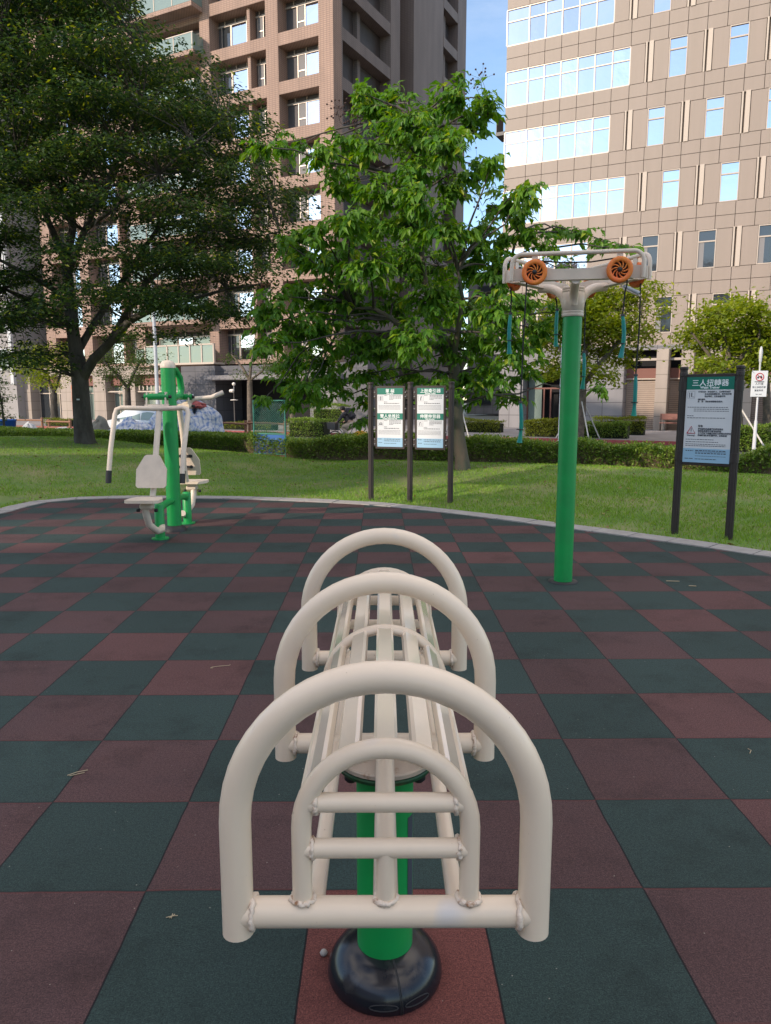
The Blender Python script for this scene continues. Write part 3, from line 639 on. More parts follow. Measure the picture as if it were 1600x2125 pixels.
text('左右來回轉動腰部，動作宜緩慢', .019, M['ink'], pf, (-.05, yy-.001, zt-.184), RX, align='LEFT', bold=.0004)
text('自然呼吸，保持身體平衡', .019, M['ink'], pf, (-.05, yy-.001, zt-.208), RX, align='LEFT', bold=.0004)
text('訓練部位', .019, M['ink'], pf, (-.115, yy-.001, zt-.240), RX, align='LEFT', bold=.0004)
text('腰　部　活絡腰部關節及肌肉', .019, M['ink'], pf, (-.115, yy-.001, zt-.262), RX, align='LEFT', bold=.0004)
lines(b, -.215, .19, (zt-.315,), .006, yy, rnd, .01, .03); lines(b, -.15, .20, (zt-.335, zt-.355), .006, yy, rnd, .01, .03)
lines(b, -.215, -.15, (zt-.405,), .006, yy, rnd, .01, .03); lines(b, -.215, .17, (zt-.427,), .006, yy, rnd, .01, .03)
lines(b, -.215, .07, (zt-.655,), .006, yy, rnd, .01, .03); lines(b, -.215, .12, (zt-.680,), .006, yy, rnd, .01, .03); lines(b, -.215, .19, (zt-.705, zt-.722), .006, yy, rnd, .01, .03)
lines(b, -.21, -.13, (zt-.775,), .009, yy-.0012, rnd, .012, .02); lines(b, -.11, .20, (zt-.772, zt-.800), .009, yy-.0012, rnd, .015, .04); lines(b, -.11, .20, (zt-.786, zt-.83), .004, yy-.0012, rnd, .01, .03); lines(b, -.215, -.13, (zt-.86,), .007, yy-.0012, rnd); lines(b, -.11, .11, (zt-.862,), .007, yy-.0012, rnd)
b.build('fine_print', M['ink'], pf)
text('警告', .024, M['ink'], pf, (-.095, yy-.001, zt-.522), RX, align='LEFT', bold=.001)
for i, s_ in enumerate(('使用前請先檢查器材是否安全', '孕婦及身體不適者請勿使用', '十二歲以下兒童應由成人陪同方可使用', '使用時請保持適當距離，以免受傷')):
    text(s_, .0195, M['ink'], pf, (-.095, yy-.001, zt-.550-i*.0225), RX, align='LEFT', bold=.0008)
text('Warning!', .022, M['ink'], pf, (-.165, yy-.001, zt-.620), RX, bold=.0004)
def tri(mb, cx, cz, s, t):
    P = [(cx-s, cz-s*.8), (cx+s, cz-s*.8), (cx, cz+s*.95)]
    P = [Vector((x, yy, z)) for x, z in P]; mb.tube(P + [P[0]], t, 6)
b = MB(); tri(b, -.165, zt-.558, .042, .0045); b.build('warning_triangle', M['red'], pf)
b = MB(); b.box((-.165, yy, zt-.553), (.006, .001, .032)); b.box((-.165, yy, zt-.578), (.006, .001, .006)); b.build('exclamation_mark', M['ink'], pf)
def pict(pf, cx, cz, kind):
    b = MB(); s = .036
    for d in (-s, s): b.box((cx+d, yy, cz), (.0016, .001, 2*s)); b.box((cx, yy, cz+d), (2*s, .001, .0016))
    if kind == 0: b.box((cx-.018, yy, cz-.004), (.006, .001, .05)); b.box((cx+.004, yy, cz), (.010, .001, .045)); b.box((cx+.02, yy, cz-.022), (.018, .001, .004)); b.box((cx-.02, yy, cz+.02), (.012, .001, .004))
    if kind == 1: b.box((cx, yy, cz), (.011, .001, .056)); b.box((cx-.022, yy, cz), (.003, .001, .056)); b.box((cx+.022, yy, cz), (.003, .001, .056))
    if kind == 2: b.box((cx, yy, cz-.008), (.010, .001, .04)); b.box((cx+.006, yy, cz+.018), (.009, .001, .022))
    if kind == 3: b.box((cx-.008, yy, cz), (.006, .001, .04)); b.box((cx+.008, yy, cz), (.006, .001, .04)); b.box((cx, yy, cz-.018), (.05, .001, .007)); b.box((cx-.02, yy, cz-.006), (.006, .001, .025)); b.box((cx+.02, yy, cz-.006), (.006, .001, .025))
    if kind == 4: b.box((cx-.012, yy, cz-.004), (.009, .001, .045)); b.box((cx-.004, yy, cz+.016), (.022, .001, .008)); b.box((cx+.018, yy, cz-.008), (.004, .001, .04))
    b.build('pictogram', M['ink'], pf)
pict(pf, -.185, zt-.185, 0)
# --- middle sign: three posts, two panels
A_, C_ = onz(770, 1034, .02), onz(934, 1042, .02)
ang = math.atan2(C_.y-A_.y, C_.x-A_.x); mid = (A_+C_)/2; sp_len = (C_-A_).length
sg = thing('double_notice_sign', 'pair of green headed notice boards hung between three dark posts near the tree', 'sign', (mid.x, mid.y, 0), ang)
for x in (-sp_len/2, 0, sp_len/2):
    o = post_mb(1.70, .038).build('post', M['brownpost'], sg); o.location = (x, 0, 0)
hw = sp_len/4
for s_ in (-1, 1):
    for x in (-1, 1):
        for z in (.82, .89, 1.00, 1.33, 1.50, 1.56): MB().lathe([(0, -.018), (.009, -.014), (.011, 0)], 8, (s_*hw+x*.235, -.01, z), 'y').build('bolt', M['silver'], sg)
        for z in (.85, 1.53): MB().box((s_*hw+x*.235, .0, z), (.045, .008, .12)).build('bracket', M['brownpost'], sg)
zt = 1.62; ph = .835; pw = .385
for cx, t1, s1, t2, s2, k1, k2 in ((-hw, '單 槓', 'Chin-up Bar', '雙人坐推拉', 'Double Seated Push Pull', 1, 3), (hw, '上肢牽引器', 'Shoulder Trainer', '伸腰伸背器', 'Back Stretcher', 2, 4)):
    pf = signpanel(sg, cx, zt-ph/2, pw, ph, None)
    b = MB(); b.box((cx, yy, zt-ph+.064), (pw, .0012, .128)); b.build('footer_band', M['sblue'], pf)
    for z0, tt, ss, kd in ((zt, t1, s1, k1), (zt-.355, t2, s2, k2)):
        b = MB(); b.box((cx, yy, z0-.045), (pw, .0012, .09)); b.build('header_band', M['sgreen'], pf)
        text(tt, .060, M['inkwhite'], pf, (cx, yy-.0012, z0-.062), RX, bold=.0006); text(ss, .022, M['inkwhite'], pf, (cx, yy-.0012, z0-.084), RX, bold=.0008)
        pict(pf, cx-.14, z0-.145, kd)
        b = MB(); rnd = random.Random(len(tt)+int(z0*100))
        lines(b, cx-.09, cx-.04, (z0-.105,), .006, yy, rnd, .01, .02); lines(b, cx-.01, cx+.17, (z0-.105, z0-.123, z0-.141), .007, yy, rnd, .01, .03); lines(b, cx-.01, cx+.05, (z0-.159,), .007, yy, rnd, .01, .02)
        lines(b, cx-.09, cx-.04, (z0-.195,), .008, yy, rnd, .01, .02); lines(b, cx-.09, cx+.14, (z0-.215,), .009, yy, rnd, .01, .03)
        lines(b, cx-.175, cx+.16, (z0-.245, z0-.262, z0-.279, z0-.296), .0035, yy, rnd, .02, .08)
        if z0 < zt: lines(b, cx-.175, cx-.12, (z0-.37, z0-.42), .008, yy-.0013, rnd, .01, .02); lines(b, cx-.09, cx+.16, (z0-.37, z0-.395), .009, yy-.0013, rnd, .01, .03); lines(b, cx-.09, cx+.10, (z0-.43,), .006, yy-.0013, rnd, .01, .03)
        b.build('fine_print', M['ink'], pf)
# ================================================================== TREES
def leaves(P, D, ln, wd, fold=.25, quad=False):
    """P base points, D unit leaf axes; returns V,F"""
    n = len(P); up = RNG.normal(0, .45, (n, 3)); up[:, 2] += 1.0
    S = np.cross(D, up); S /= np.linalg.norm(S, axis=1)[:, None]+1e-9; Nn = np.cross(S, D)
    l = (ln*RNG.uniform(.5, 1.25, n))[:, None]; w = (wd*RNG.uniform(.7, 1.2, n))[:, None]
    if quad:
        V = np.stack([P, P+D*l*.5+S*w*.5, P+D*l-Nn*l*.1, P+D*l*.5-S*w*.5], 1).reshape(-1, 3); F = np.arange(4*n).reshape(n, 4); return V, F
    mid = P+D*l*.48+Nn*l*.06
    V = np.stack([P, mid-S*w*.5+Nn*w*fold, mid+S*w*.5+Nn*w*fold, mid, P+D*l-Nn*l*.12], 1).reshape(-1, 3)
    b = (np.arange(n)*5)[:, None]; F = np.concatenate([b+np.array([[0,3,1]]), b+np.array([[0,2,3]]), b+np.array([[1,3,4]]), b+np.array([[3,2,4]])], 0); return V, F
def unit(v): return v/(np.linalg.norm(v, axis=1)[:, None]+1e-9)
def bend(a, b, n=6, sag=0.0, jit=.04):
    a, b = Vector(a), Vector(b); L_ = (b-a).length; out = []
    for i in range(n+1):
        t = i/n; p = a.lerp(b, t) + Vector((0, 0, sag*4*t*(1-t)))
        if 0 < i < n: p += Vector([random.gauss(0, jit*L_*.4) for _ in range(3)])
        out.append(p)
    return out
bark1 = mat('grey_brown_bark', (.050, .042, .036), .9, 0, (9, 1.0, .03), (5, (.095, .085, .072), .42, .66, (1, 1, .35)))
bark2 = mat('mottled_bark', (.13, .10, .075), .9, 0, (14, .8, .02), (4, (.075, .085, .06), .4, .6, (1, 1, .3)))
bark3 = mat('pale_street_bark', (.17, .135, .10), .9, 0, (14, .6, .02), (5, (.09, .075, .06), .4, .6))
# ---- crape myrtle like tree in the middle
LM = leafmat('broad_leaf', (.055, .17, .016), (.14, .28, .026), .42, .42, (.34, .42, .04))
T0 = onz(963, 985, .13); DY = T0.y
mt = thing('broadleaf_tree', 'young tree with big drooping bright green leaves standing behind the double notice board', 'tree', (T0.x, T0.y, 0))
def A(px, py, dy=0): return atY(px, py, DY+dy)
tr = MB()
tp = [Vector((T0.x, T0.y, -.05)), A(958, 950), A(950, 900), A(946, 840), A(944, 780), A(938, 735), A(918, 700)]
tr.tube(tp, [.185, .125, .118, .112, .105, .10, .085], 14)
stem = [tp[-1], A(898, 650), A(884, 600), A(876, 540), A(872, 480), A(877, 400), A(885, 330), A(872, 285), A(866, 250)]
tr.tube(stem, [.08, .065, .055, .05, .045, .04, .034, .025, .015], 10)
lb = [A(938, 735), A(890, 712), A(850, 690), A(810, 660), A(775, 640), A(735, 640)]; tr.tube(lb, [.07, .06, .052, .046, .036, .02], 9)
rb = [A(944, 780), A(975, 730, .3), A(1005, 680, .6), A(1035, 610, .8), A(1060, 540, .9), A(1075, 480, .9)]; tr.tube(rb, [.07, .06, .05, .04, .03, .018], 9)
rb2 = [A(940, 745), A(950, 690, -.4), A(960, 620, -.6), A(950, 560, -.8)]; tr.tube(rb2, [.06, .05, .035, .02], 9)
nodes = stem[1:]+lb[1:]+rb[1:]+rb2[1:]+tp[3:]
CLU = [(770,222,42,40),(745,200,22,22),(812,205,40,32),(845,245,55,50),(905,240,45,45),(950,200,45,35),(1000,205,26,32),(1012,240,14,34),(975,260,40,34),(935,300,55,44),(875,310,50,45),(820,275,35,30),(860,355,55,30),
(545,305,26,18),(585,300,34,20),(625,300,32,22),(660,318,34,28),(690,345,30,28),(735,330,40,45),(715,295,26,30),(765,300,26,35),(735,375,55,26),(700,395,38,18),
(800,400,60,36),(860,400,46,40),(925,385,46,36),(1000,350,32,26),(1018,340,20,26),(965,365,30,26),(1085,390,26,28),(1050,415,40,32),(1078,440,26,26),(1020,425,26,22),(1095,415,14,30),
(720,460,60,34),(780,470,60,36),(850,470,60,40),(920,470,55,40),(660,485,42,24),(618,490,36,22),(590,500,22,20),(985,490,50,40),(1045,490,44,28),
(640,530,50,30),(700,540,60,40),(770,545,60,40),(840,550,60,44),(910,550,60,44),(975,560,50,44),(1035,560,46,50),(1100,490,42,22),(1160,480,44,16),(1205,483,40,18),(1255,500,40,18),(1305,508,28,16),(1125,520,40,20),
(575,625,40,32),(625,610,46,32),(680,620,60,44),(740,625,60,44),(545,670,32,36),(600,680,50,40),(660,690,55,44),(820,630,60,44),(890,625,55,46),(960,640,60,48),(1030,640,50,50),(1080,620,36,44),
(560,710,36,30),(610,745,48,36),(670,750,56,42),(740,720,60,44),(800,720,60,44),(860,700,60,46),(930,710,56,40),(1000,720,60,44),(1065,710,46,46),(1115,690,36,50),
(590,790,32,24),(640,800,44,28),(700,800,44,32),(760,775,46,24),(850,770,50,26),(910,790,50,24),(970,785,44,30),(1030,775,40,30),(1085,770,34,34),
(610,835,22,16),(665,828,22,12),(752,835,18,26),(752,868,12,14),(905,830,34,26),(900,848,20,14),(985,820,36,24),(1040,810,36,22),(1075,830,24,16),(548,828,18,10),(1250,805,16,20),(1165,560,30,26),(1165,650,30,36)]
Pl, Dl = [], []; tw = MB()
for (cx, cy, rx, ry) in CLU:
    far = cx > 1110; dz = random.gauss(0, .9) + (1.2 if far else 0)
    C0 = A(cx, cy, dz); sc = (DY+dz)/FPX; Rx, Rz = rx*sc, ry*sc; Ry = max(Rx, .35)*1.1
    nd = min(nodes, key=lambda q_: (q_-C0).length + (0 if q_.z < C0.z+.3 else .8)); bp = bend(nd, C0, 5, .10, .05)
    tw.tube(bp, [.026, .022, .018, .014, .011, .008], 5, caps=False)
    nt_ = max(4, int(rx*ry/92))
    for _ in range(nt_):
        v = Vector([random.gauss(0, .46) for _ in range(3)]); v = Vector((max(-1, min(1, v.x)), max(-1, min(1, v.y)), max(-1, min(1, v.z))))
        tip = C0+Vector((v.x*Rx, v.y*Ry, v.z*Rz)); st_ = C0.lerp(tip, .0)+Vector((0, 0, -.02)); d = (tip-C0); d.z *= .4
        if d.length < .05: d = Vector((random.gauss(0, .2), random.gauss(0, .2), .05))
        d.normalize(); q0 = tip-d*.22+Vector((0, 0, -.02)); q1 = tip+d*.10-Vector((0, 0, .05))
        tw.tube([st_, q0, tip, q1], [.007, .005, .004, .003], 4, caps=False)
        m = random.randint(11, 16); side = d.cross(Vector((0, 0, 1))).normalized()
        for j in range(m):
            t = j/(m-1); b_ = q0.lerp(tip, min(1, t*1.3)) if t < .8 else tip.lerp(q1, (t-.8)*5)
            s_ = 1 if j % 2 else -1; dd = side*s_*random.uniform(.5, 1.0)*(1-t*.5)+d*random.uniform(.3, .9)+Vector((0, 0, random.uniform(-1.1, -.15)))
            Pl.append(b_+Vector([random.gauss(0, .02) for _ in range(3)])); Dl.append(dd.normalized())
V, F = leaves(np.array(Pl), np.array(Dl), .185, .082, .22)
print('broad leaves', len(Pl))
tb = tr.build('trunk', bark2, mt, T0.xy.to_3d()); tw.build('branch', bark1, mt, T0.xy.to_3d())
npmesh('crown', V, F, LM, mt, (T0.x, T0.y, 0))
# dark seed clusters
sd = MB()
for (cx, cy, n) in ((705,225,16),(730,250,14),(1000,165,12),(985,175,6),(990,330,7),(985,400,10),(830,470,8),(1000,440,8),(735,262,10),(700,232,8)):
    C0 = A(cx, cy, random.uniform(-.8, .3)); dn = A(cx+random.uniform(5, 20), cy+random.uniform(25, 40), 0)
    sd.tube(bend(dn, C0, 3, 0, .03), .004, 4)
    for _ in range(n):
        p = C0+Vector([random.gauss(0, .11) for _ in range(3)]); sd.tube([C0, p], .002, 3, caps=False); sd.lathe([(0, -.018), (.016, -.008), (.016, .008), (0, .018)], 6, p)
sd.build('seed_cluster', mat('dry_seed', (.05, .025, .022), .8), mt, T0.xy.to_3d())
# ---- zelkova at the left
LZ = leafmat('small_dark_leaf', (.010, .034, .018), (.065, .120, .020), .42, .5, (.30, .34, .03))
Z0 = onz(178, 935, .22); ZY = Z0.y; print('zelkova at', Z0)
zt_ = thing('spreading_tree', 'large dark spreading tree with fine feathery leaves and a thick trunk at the left', 'tree', (Z0.x, Z0.y, 0))
def B(px, py, dy=0): return atY(px, py, ZY+dy)
zr = MB(); zn = []
def limb(P, r, n=9):
    zr.tube(P, r, n, caps=False); zn.extend([(p, rr) for p, rr in zip(P, r)])
limb([Vector((Z0.x, Z0.y, -.1)), B(176, 915), B(172, 880), B(168, 830), B(166, 785), B(160, 740)], [.36, .25, .215, .20, .195, .18], 16)
for k_ in range(5):      # root flare
    a = 2*math.pi*k_/5+.3; zr.tube([Vector((Z0.x+.42*math.cos(a), Z0.y+.42*math.sin(a), .12)), Vector((Z0.x+.22*math.cos(a), Z0.y+.22*math.sin(a), .32)), Vector((Z0.x+.1*math.cos(a), Z0.y+.1*math.sin(a), .62))], [.05, .09, .06], 8)
limb([B(160, 740), B(152, 690), B(147, 640), B(143, 590), B(138, 540), B(150, 480), B(150, 400, .3), B(145, 300, .4), B(150, 180, .4), B(150, 60, .3)], [.17, .15, .14, .12, .105, .09, .07, .05, .035, .02])
limb([B(168, 790), B(195, 745, -.2), B(225, 715, -.4), B(270, 665, -.7), B(330, 635, -.9), B(400, 620, -1.1), B(470, 600, -1.2), B(540, 590, -1.3)], [.13, .115, .10, .085, .06, .045, .03, .015])
limb([B(225, 715, -.4), B(262, 650, -.3), B(300, 590, 0), B(360, 540, .2), B(420, 480, .3), B(500, 430, .4), B(570, 390, .4)], [.085, .07, .06, .05, .04, .028, .014])
limb([B(158, 735), B(190, 680, .4), B(230, 620, .6), B(270, 560, .8), B(330, 470, .9), B(390, 370, 1), B(440, 260, 1.1), B(460, 170, 1.1)], [.10, .085, .075, .065, .05, .04, .03, .015])
limb([B(147, 640), B(110, 600, -.3), B(60, 570, -.6), B(0, 540, -.8), B(-80, 520, -1)], [.08, .065, .05, .035, .02])
limb([B(150, 680), B(110, 650, .5), B(60, 620, .8), B(10, 600, 1), B(-60, 590, 1.2)], [.08, .06, .045, .03, .015])
limb([B(138, 545), B(105, 470, -.5), B(75, 400, -.8), B(40, 330, -1), B(20, 220, -1.1), B(0, 100, -1.2)], [.085, .07, .055, .04, .025, .012])
limb([B(143, 560), B(175, 480, -.6), B(210, 400, -.9), B(250, 320, -1.1), B(290, 230, -1.2), B(310, 120, -1.3)], [.085, .07, .055, .04, .028, .012])
limb([B(150, 470), B(120, 380, .8), B(100, 280, 1.1), B(90, 160, 1.3), B(95, 30, 1.4)], [.07, .055, .04, .028, .012])
limb([B(150, 420, .3), B(190, 330, .9), B(230, 240, 1.2), B(260, 140, 1.4), B(270, 20, 1.5)], [.06, .05, .035, .025, .012])
limb([B(270, 560, .8), B(340, 520, .2), B(420, 520, -.4), B(500, 500, -.8), B(580, 480, -1)], [.05, .04, .03, .02, .01])
limb([B(175, 480, -.6), B(250, 420, -1.4), B(330, 360, -1.8), B(400, 300, -2.1), B(470, 240, -2.2)], [.05, .042, .032, .022, .01])
POLY = [(-160,-200),(262,-200),(255,40),(285,105),(320,138),(385,150),(430,180),(480,210),(520,240),(532,300),(560,362),(580,405),(598,432),(585,475),(575,530),(570,585),(525,630),(490,655),(430,672),(380,690),(300,672),(240,655),(120,700),(60,738),(0,735),(-160,720)]
def inpoly(x, y, P):
    c = False; n = len(P)
    for i in range(n):
        a, b = P[i], P[(i+1) % n]
        if (a[1] > y) != (b[1] > y) and x < (b[0]-a[0])*(y-a[1])/(b[1]-a[1])+a[0]: c = not c
    return c
HOLES = [(170,440,60,60,.45),(230,500,60,50,.4),(150,520,70,60,.4),(90,480,60,60,.45),(300,440,60,40,.35),(60,540,50,50,.4),(420,390,50,28,.4),(420,560,60,26,.35),(240,590,50,30,.35),(520,560,40,26,.4),(120,640,40,30,.5),(200,660,40,30,.4),(500,420,26,16,.3),(505,560,30,20,.4)]
Pz, Dz = [], []; zw = MB(); cnt = 0
while cnt < 1300:
    px, py = random.uniform(-160, 640), random.uniform(-190, 745)
    if not inpoly(px, py, POLY): continue
    pr = 1.0
    for hx, hy, hrx, hry, hp in HOLES:
        if ((px-hx)/hrx)**2+((py-hy)/hry)**2 < 1: pr = min(pr, hp)
    if random.random() > pr: continue
    cnt += 1
    ex = max(.15, 1-((px-200)/430)**2)**.5; dz = random.uniform(-1, 1)*3.0*ex
    C0 = B(px, py, dz); rad_ = math.hypot(C0.x-Z0.x, C0.y-Z0.y); zt0 = C0.z+.16*rad_+.35*math.sin(math.atan2(C0.y-Z0.y, C0.x-Z0.x)*2); C0.z += (round(zt0/.95)*.95-zt0)*.85+random.gauss(0, .08); nd, nr = min(zn, key=lambda q_: (q_[0]-C0).length+(0 if q_[0].z < C0.z else .5)); L_ = (C0-nd).length
    out = (C0-Vector((Z0.x, Z0.y, C0.z))); out = out.normalized() if out.length > .1 else Vector((1, 0, 0))
    if L_ < 2.6: zw.tube(bend(nd, C0, 4, .05, .07), [min(nr*.5, .022), .014, .010, .007, .004], 4, caps=False)
    rr = random.uniform(.42, .85); n = int(125*(rr/.5)**2); th = .045
    a = np.random.RandomState(cnt).uniform(0, 2*np.pi, n); q = np.sqrt(RNG.uniform(0, 1, n))*rr
    lx, ly = q*np.cos(a), q*np.sin(a); el = 1.35; o = np.array([out.x, out.y]); al = lx*o[0]+ly*o[1]
    lx = lx+al*o[0]*(el-1); ly = ly+al*o[1]*(el-1)
    # sprays break into finger like twigs
    fing = np.sin(a*5+cnt) > -.55
    lz = RNG.normal(0, th, n) - .10*(q/rr)**2 + .06*RNG.normal(size=n)
    P_ = np.stack([C0.x+lx, C0.y+ly, C0.z+lz], 1)[fing]; k2 = len(P_); ang = np.arctan2(ly, lx)[fing]+RNG.normal(0, .8, k2)
    D_ = np.stack([np.cos(ang), np.sin(ang), RNG.normal(-.22, .35, k2)], 1); Pz.append(P_); Dz.append(unit(D_))
Pz = np.concatenate(Pz); Dz = np.concatenate(Dz); V, F = leaves(Pz, Dz, .125, .050, quad=True); print('zelkova leaves', len(Pz))
zr.build('trunk', bark1, zt_, (Z0.x, Z0.y, 0)); zw.build('branch', bark1, zt_, (Z0.x, Z0.y, 0)); npmesh('crown', V, F, LZ, zt_, (Z0.x, Z0.y, 0))
tg = MB(); tgp = B(162, 829, -.21); tg.box(tgp, (.07, .004, .035)); tg.build('name_tag', M['swhite'], zt_, (Z0.x, Z0.y, 0))
# ---- street trees
def street_tree(name, label, base, paths, ells, n, ln, wd, lm, bk, dyr=1.2, group=None, spr=.30):
    t = thing(name, label, 'tree', base, 0, group); mb = MB(); nds = []
    for P, r in paths: mb.tube(P, r, 8, caps=False); nds += P[1:]
    Pp, Dd = [], []; tot = sum(e[3]*e[4] for e in ells); bw = MB()
    for (px, py, Y, rx, ry) in ells:
        C0 = atY(px, py, Y); sc = Y/FPX; m = max(4, int(n*rx*ry/tot/26))
        nd = min(nds, key=lambda q_: (q_-C0).length); bw.tube(bend(nd, C0, 4, .1, .06), [.035, .028, .02, .014, .008], 5, caps=False)
        for _ in range(m):
            v = Vector([random.gauss(0, .48) for _ in range(3)]); c = C0+Vector((v.x*rx*sc, v.y*dyr*.5, v.z*ry*sc)); bw.tube([C0, C0.lerp(c, .6)+Vector((0,0,.05)), c], [.009, .006, .004], 3, caps=False)
            k_ = 26; Pp.append(np.array(c)+RNG.normal(0, 1, (k_, 3))*[spr, spr, spr*.45]); d = RNG.normal(0, 1, (k_, 3)); d[:, 2] = d[:, 2]*.5-.2; Dd.append(unit(d))
    Pp = np.concatenate(Pp); Dd = np.concatenate(Dd); V, F = leaves(Pp, Dd, ln, wd, quad=True)
    mb.build('trunk', bk, t, base); bw.build('branch', bk, t, base); npmesh('crown', V, F, lm, t, base); return t
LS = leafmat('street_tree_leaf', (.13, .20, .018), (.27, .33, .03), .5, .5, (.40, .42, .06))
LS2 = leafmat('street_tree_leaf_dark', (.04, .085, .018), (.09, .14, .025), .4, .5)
def tbase(px, t, z=-.22): p = ont(px, 828, t); return Vector((p.x, p.y, z))
def up(b, *pts):      # trunk path through pixels at the base's distance
    return [b]+[atY(x, y, b.y+dy) for x, y, dy in pts]
b_ = tbase(112, 33); street_tree('street_tree', 'small bright green street tree left of the thick trunk, in front of the dark shopfront', b_,
    [(up(b_, (112,850,0), (112,815,0)), [.26,.24,.2]), (up(b_, (112,815,0), (100,785,0), (85,760,0))[1:], [.12,.09,.05]), (up(b_, (112,815,0), (125,780,0), (130,750,0))[1:], [.1,.08,.04])],
    [(x, y, b_.y+random.uniform(-1, 1), rx, ry) for x, y, rx, ry in ((55,765,30,16),(90,755,40,22),(120,735,40,22),(140,770,30,28),(90,785,36,18),(70,730,26,14),(110,795,20,14))], 3800, .17, .10, LS, bark1)
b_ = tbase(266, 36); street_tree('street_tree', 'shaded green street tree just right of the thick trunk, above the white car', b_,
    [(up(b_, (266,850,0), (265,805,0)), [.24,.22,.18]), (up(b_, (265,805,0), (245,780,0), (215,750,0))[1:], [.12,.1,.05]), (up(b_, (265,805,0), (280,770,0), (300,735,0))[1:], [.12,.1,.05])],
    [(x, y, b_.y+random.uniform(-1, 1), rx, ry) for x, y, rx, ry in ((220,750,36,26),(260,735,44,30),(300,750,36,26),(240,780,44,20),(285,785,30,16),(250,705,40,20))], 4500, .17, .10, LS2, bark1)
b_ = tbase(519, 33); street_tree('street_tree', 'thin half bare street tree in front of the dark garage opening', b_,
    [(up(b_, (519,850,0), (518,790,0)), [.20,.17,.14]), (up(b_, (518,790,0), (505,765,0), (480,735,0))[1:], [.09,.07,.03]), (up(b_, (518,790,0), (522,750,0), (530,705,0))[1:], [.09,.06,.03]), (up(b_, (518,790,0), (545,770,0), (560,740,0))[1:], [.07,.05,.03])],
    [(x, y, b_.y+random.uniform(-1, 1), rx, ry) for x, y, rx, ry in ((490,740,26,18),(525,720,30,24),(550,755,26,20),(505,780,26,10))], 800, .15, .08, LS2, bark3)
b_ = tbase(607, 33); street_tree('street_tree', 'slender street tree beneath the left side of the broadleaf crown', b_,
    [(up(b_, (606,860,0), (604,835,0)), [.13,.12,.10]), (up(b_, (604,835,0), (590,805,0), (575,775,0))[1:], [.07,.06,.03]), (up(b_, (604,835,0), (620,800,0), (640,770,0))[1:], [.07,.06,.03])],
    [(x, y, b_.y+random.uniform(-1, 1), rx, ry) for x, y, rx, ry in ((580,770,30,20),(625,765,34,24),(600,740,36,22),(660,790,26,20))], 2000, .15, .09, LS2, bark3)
b_ = tbase(1203, 32); street_tree('street_tree', 'sunlit yellow green street tree right behind the green pulley post', b_,
    [(up(b_, (1205,850,0), (1208,800,0)), [.24,.22,.19]), (up(b_, (1208,800,0), (1185,760,0), (1160,720,0))[1:], [.13,.1,.05]), (up(b_, (1208,800,0), (1240,760,0), (1290,700,0), (1330,650,0))[1:], [.13,.1,.07,.03]), (up(b_, (1208,800,0), (1215,740,0), (1220,670,0))[1:], [.12,.09,.04])],
    [(x, y, b_.y+random.uniform(-1.2, 1.2), rx, ry) for x, y, rx, ry in ((1200,640,50,26),(1250,620,50,26),(1310,615,36,24),(1350,600,22,14),(1370,640,16,14),(1235,670,54,30),(1290,680,46,30),(1340,690,26,18),(1190,700,40,30),(1245,730,46,26),(1295,740,30,18),(1200,770,36,22),(1160,650,30,40),(1150,760,30,30),(1260,780,22,16),(1230,650,80,60),(1130,700,30,40))], 15000, .20, .12, LS, bark3, group='sunlit street trees')
b_ = tbase(1532, 29); street_tree('street_tree', 'sunlit yellow green street tree with a crooked trunk behind the notice board', b_,
    [(up(b_, (1530,870,0), (1522,835,0), (1508,805,0), (1500,775,0)), [.22,.20,.18,.17,.15]), (up(b_, (1500,775,0), (1512,740,0), (1502,700,0), (1490,660,0))[1:], [.12,.1,.07,.03]), (up(b_, (1500,775,0), (1480,745,0), (1455,715,0), (1435,690,0))[1:], [.11,.08,.05,.03]), (up(b_, (1500,775,0), (1540,740,0), (1575,700,0))[1:], [.1,.08,.04])],
    [(x, y, b_.y+random.uniform(-1.2, 1.2), rx, ry) for x, y, rx, ry in ((1450,690,30,18),(1480,660,36,22),(1520,640,40,22),(1565,655,36,26),(1595,690,30,30),(1540,690,46,28),(1490,705,36,20),(1455,720,24,14),(1560,735,46,26),(1510,760,36,22),(1480,755,26,20),(1600,750,26,26),(1430,700,14,10),(1540,780,30,14))], 9500, .19, .11, LS, bark3, group='sunlit street trees')
b_ = tbase(1592, 31); street_tree('street_tree', 'street tree at the right edge behind the no motorcycles sign', b_,
    [(up(b_, (1592,860,0), (1590,800,0), (1588,760,0)), [.16,.15,.13,.11])],
    [(x, y, b_.y+random.uniform(-1, 1), rx, ry) for x, y, rx, ry in ((1600,730,34,30),(1640,700,40,40),(1580,700,30,26))], 2200, .16, .10, LS, bark3)
b_ = tbase(12, 17, -.2); street_tree('young_tree', 'dark leafed young tree cut by the left edge of the picture above the hedge', b_,
    [(up(b_, (8,880,0), (4,840,0), (-4,800,0)), [.05,.04,.035,.03])],
    [(x, y, b_.y+random.uniform(-.3, .3), rx, ry) for x, y, rx, ry in ((0,790,20,16),(8,825,22,18),(-10,850,20,20),(14,868,14,12),(-20,800,20,30),(2,760,12,10))], 1500, .10, .05, LS2, bark1, spr=.12)
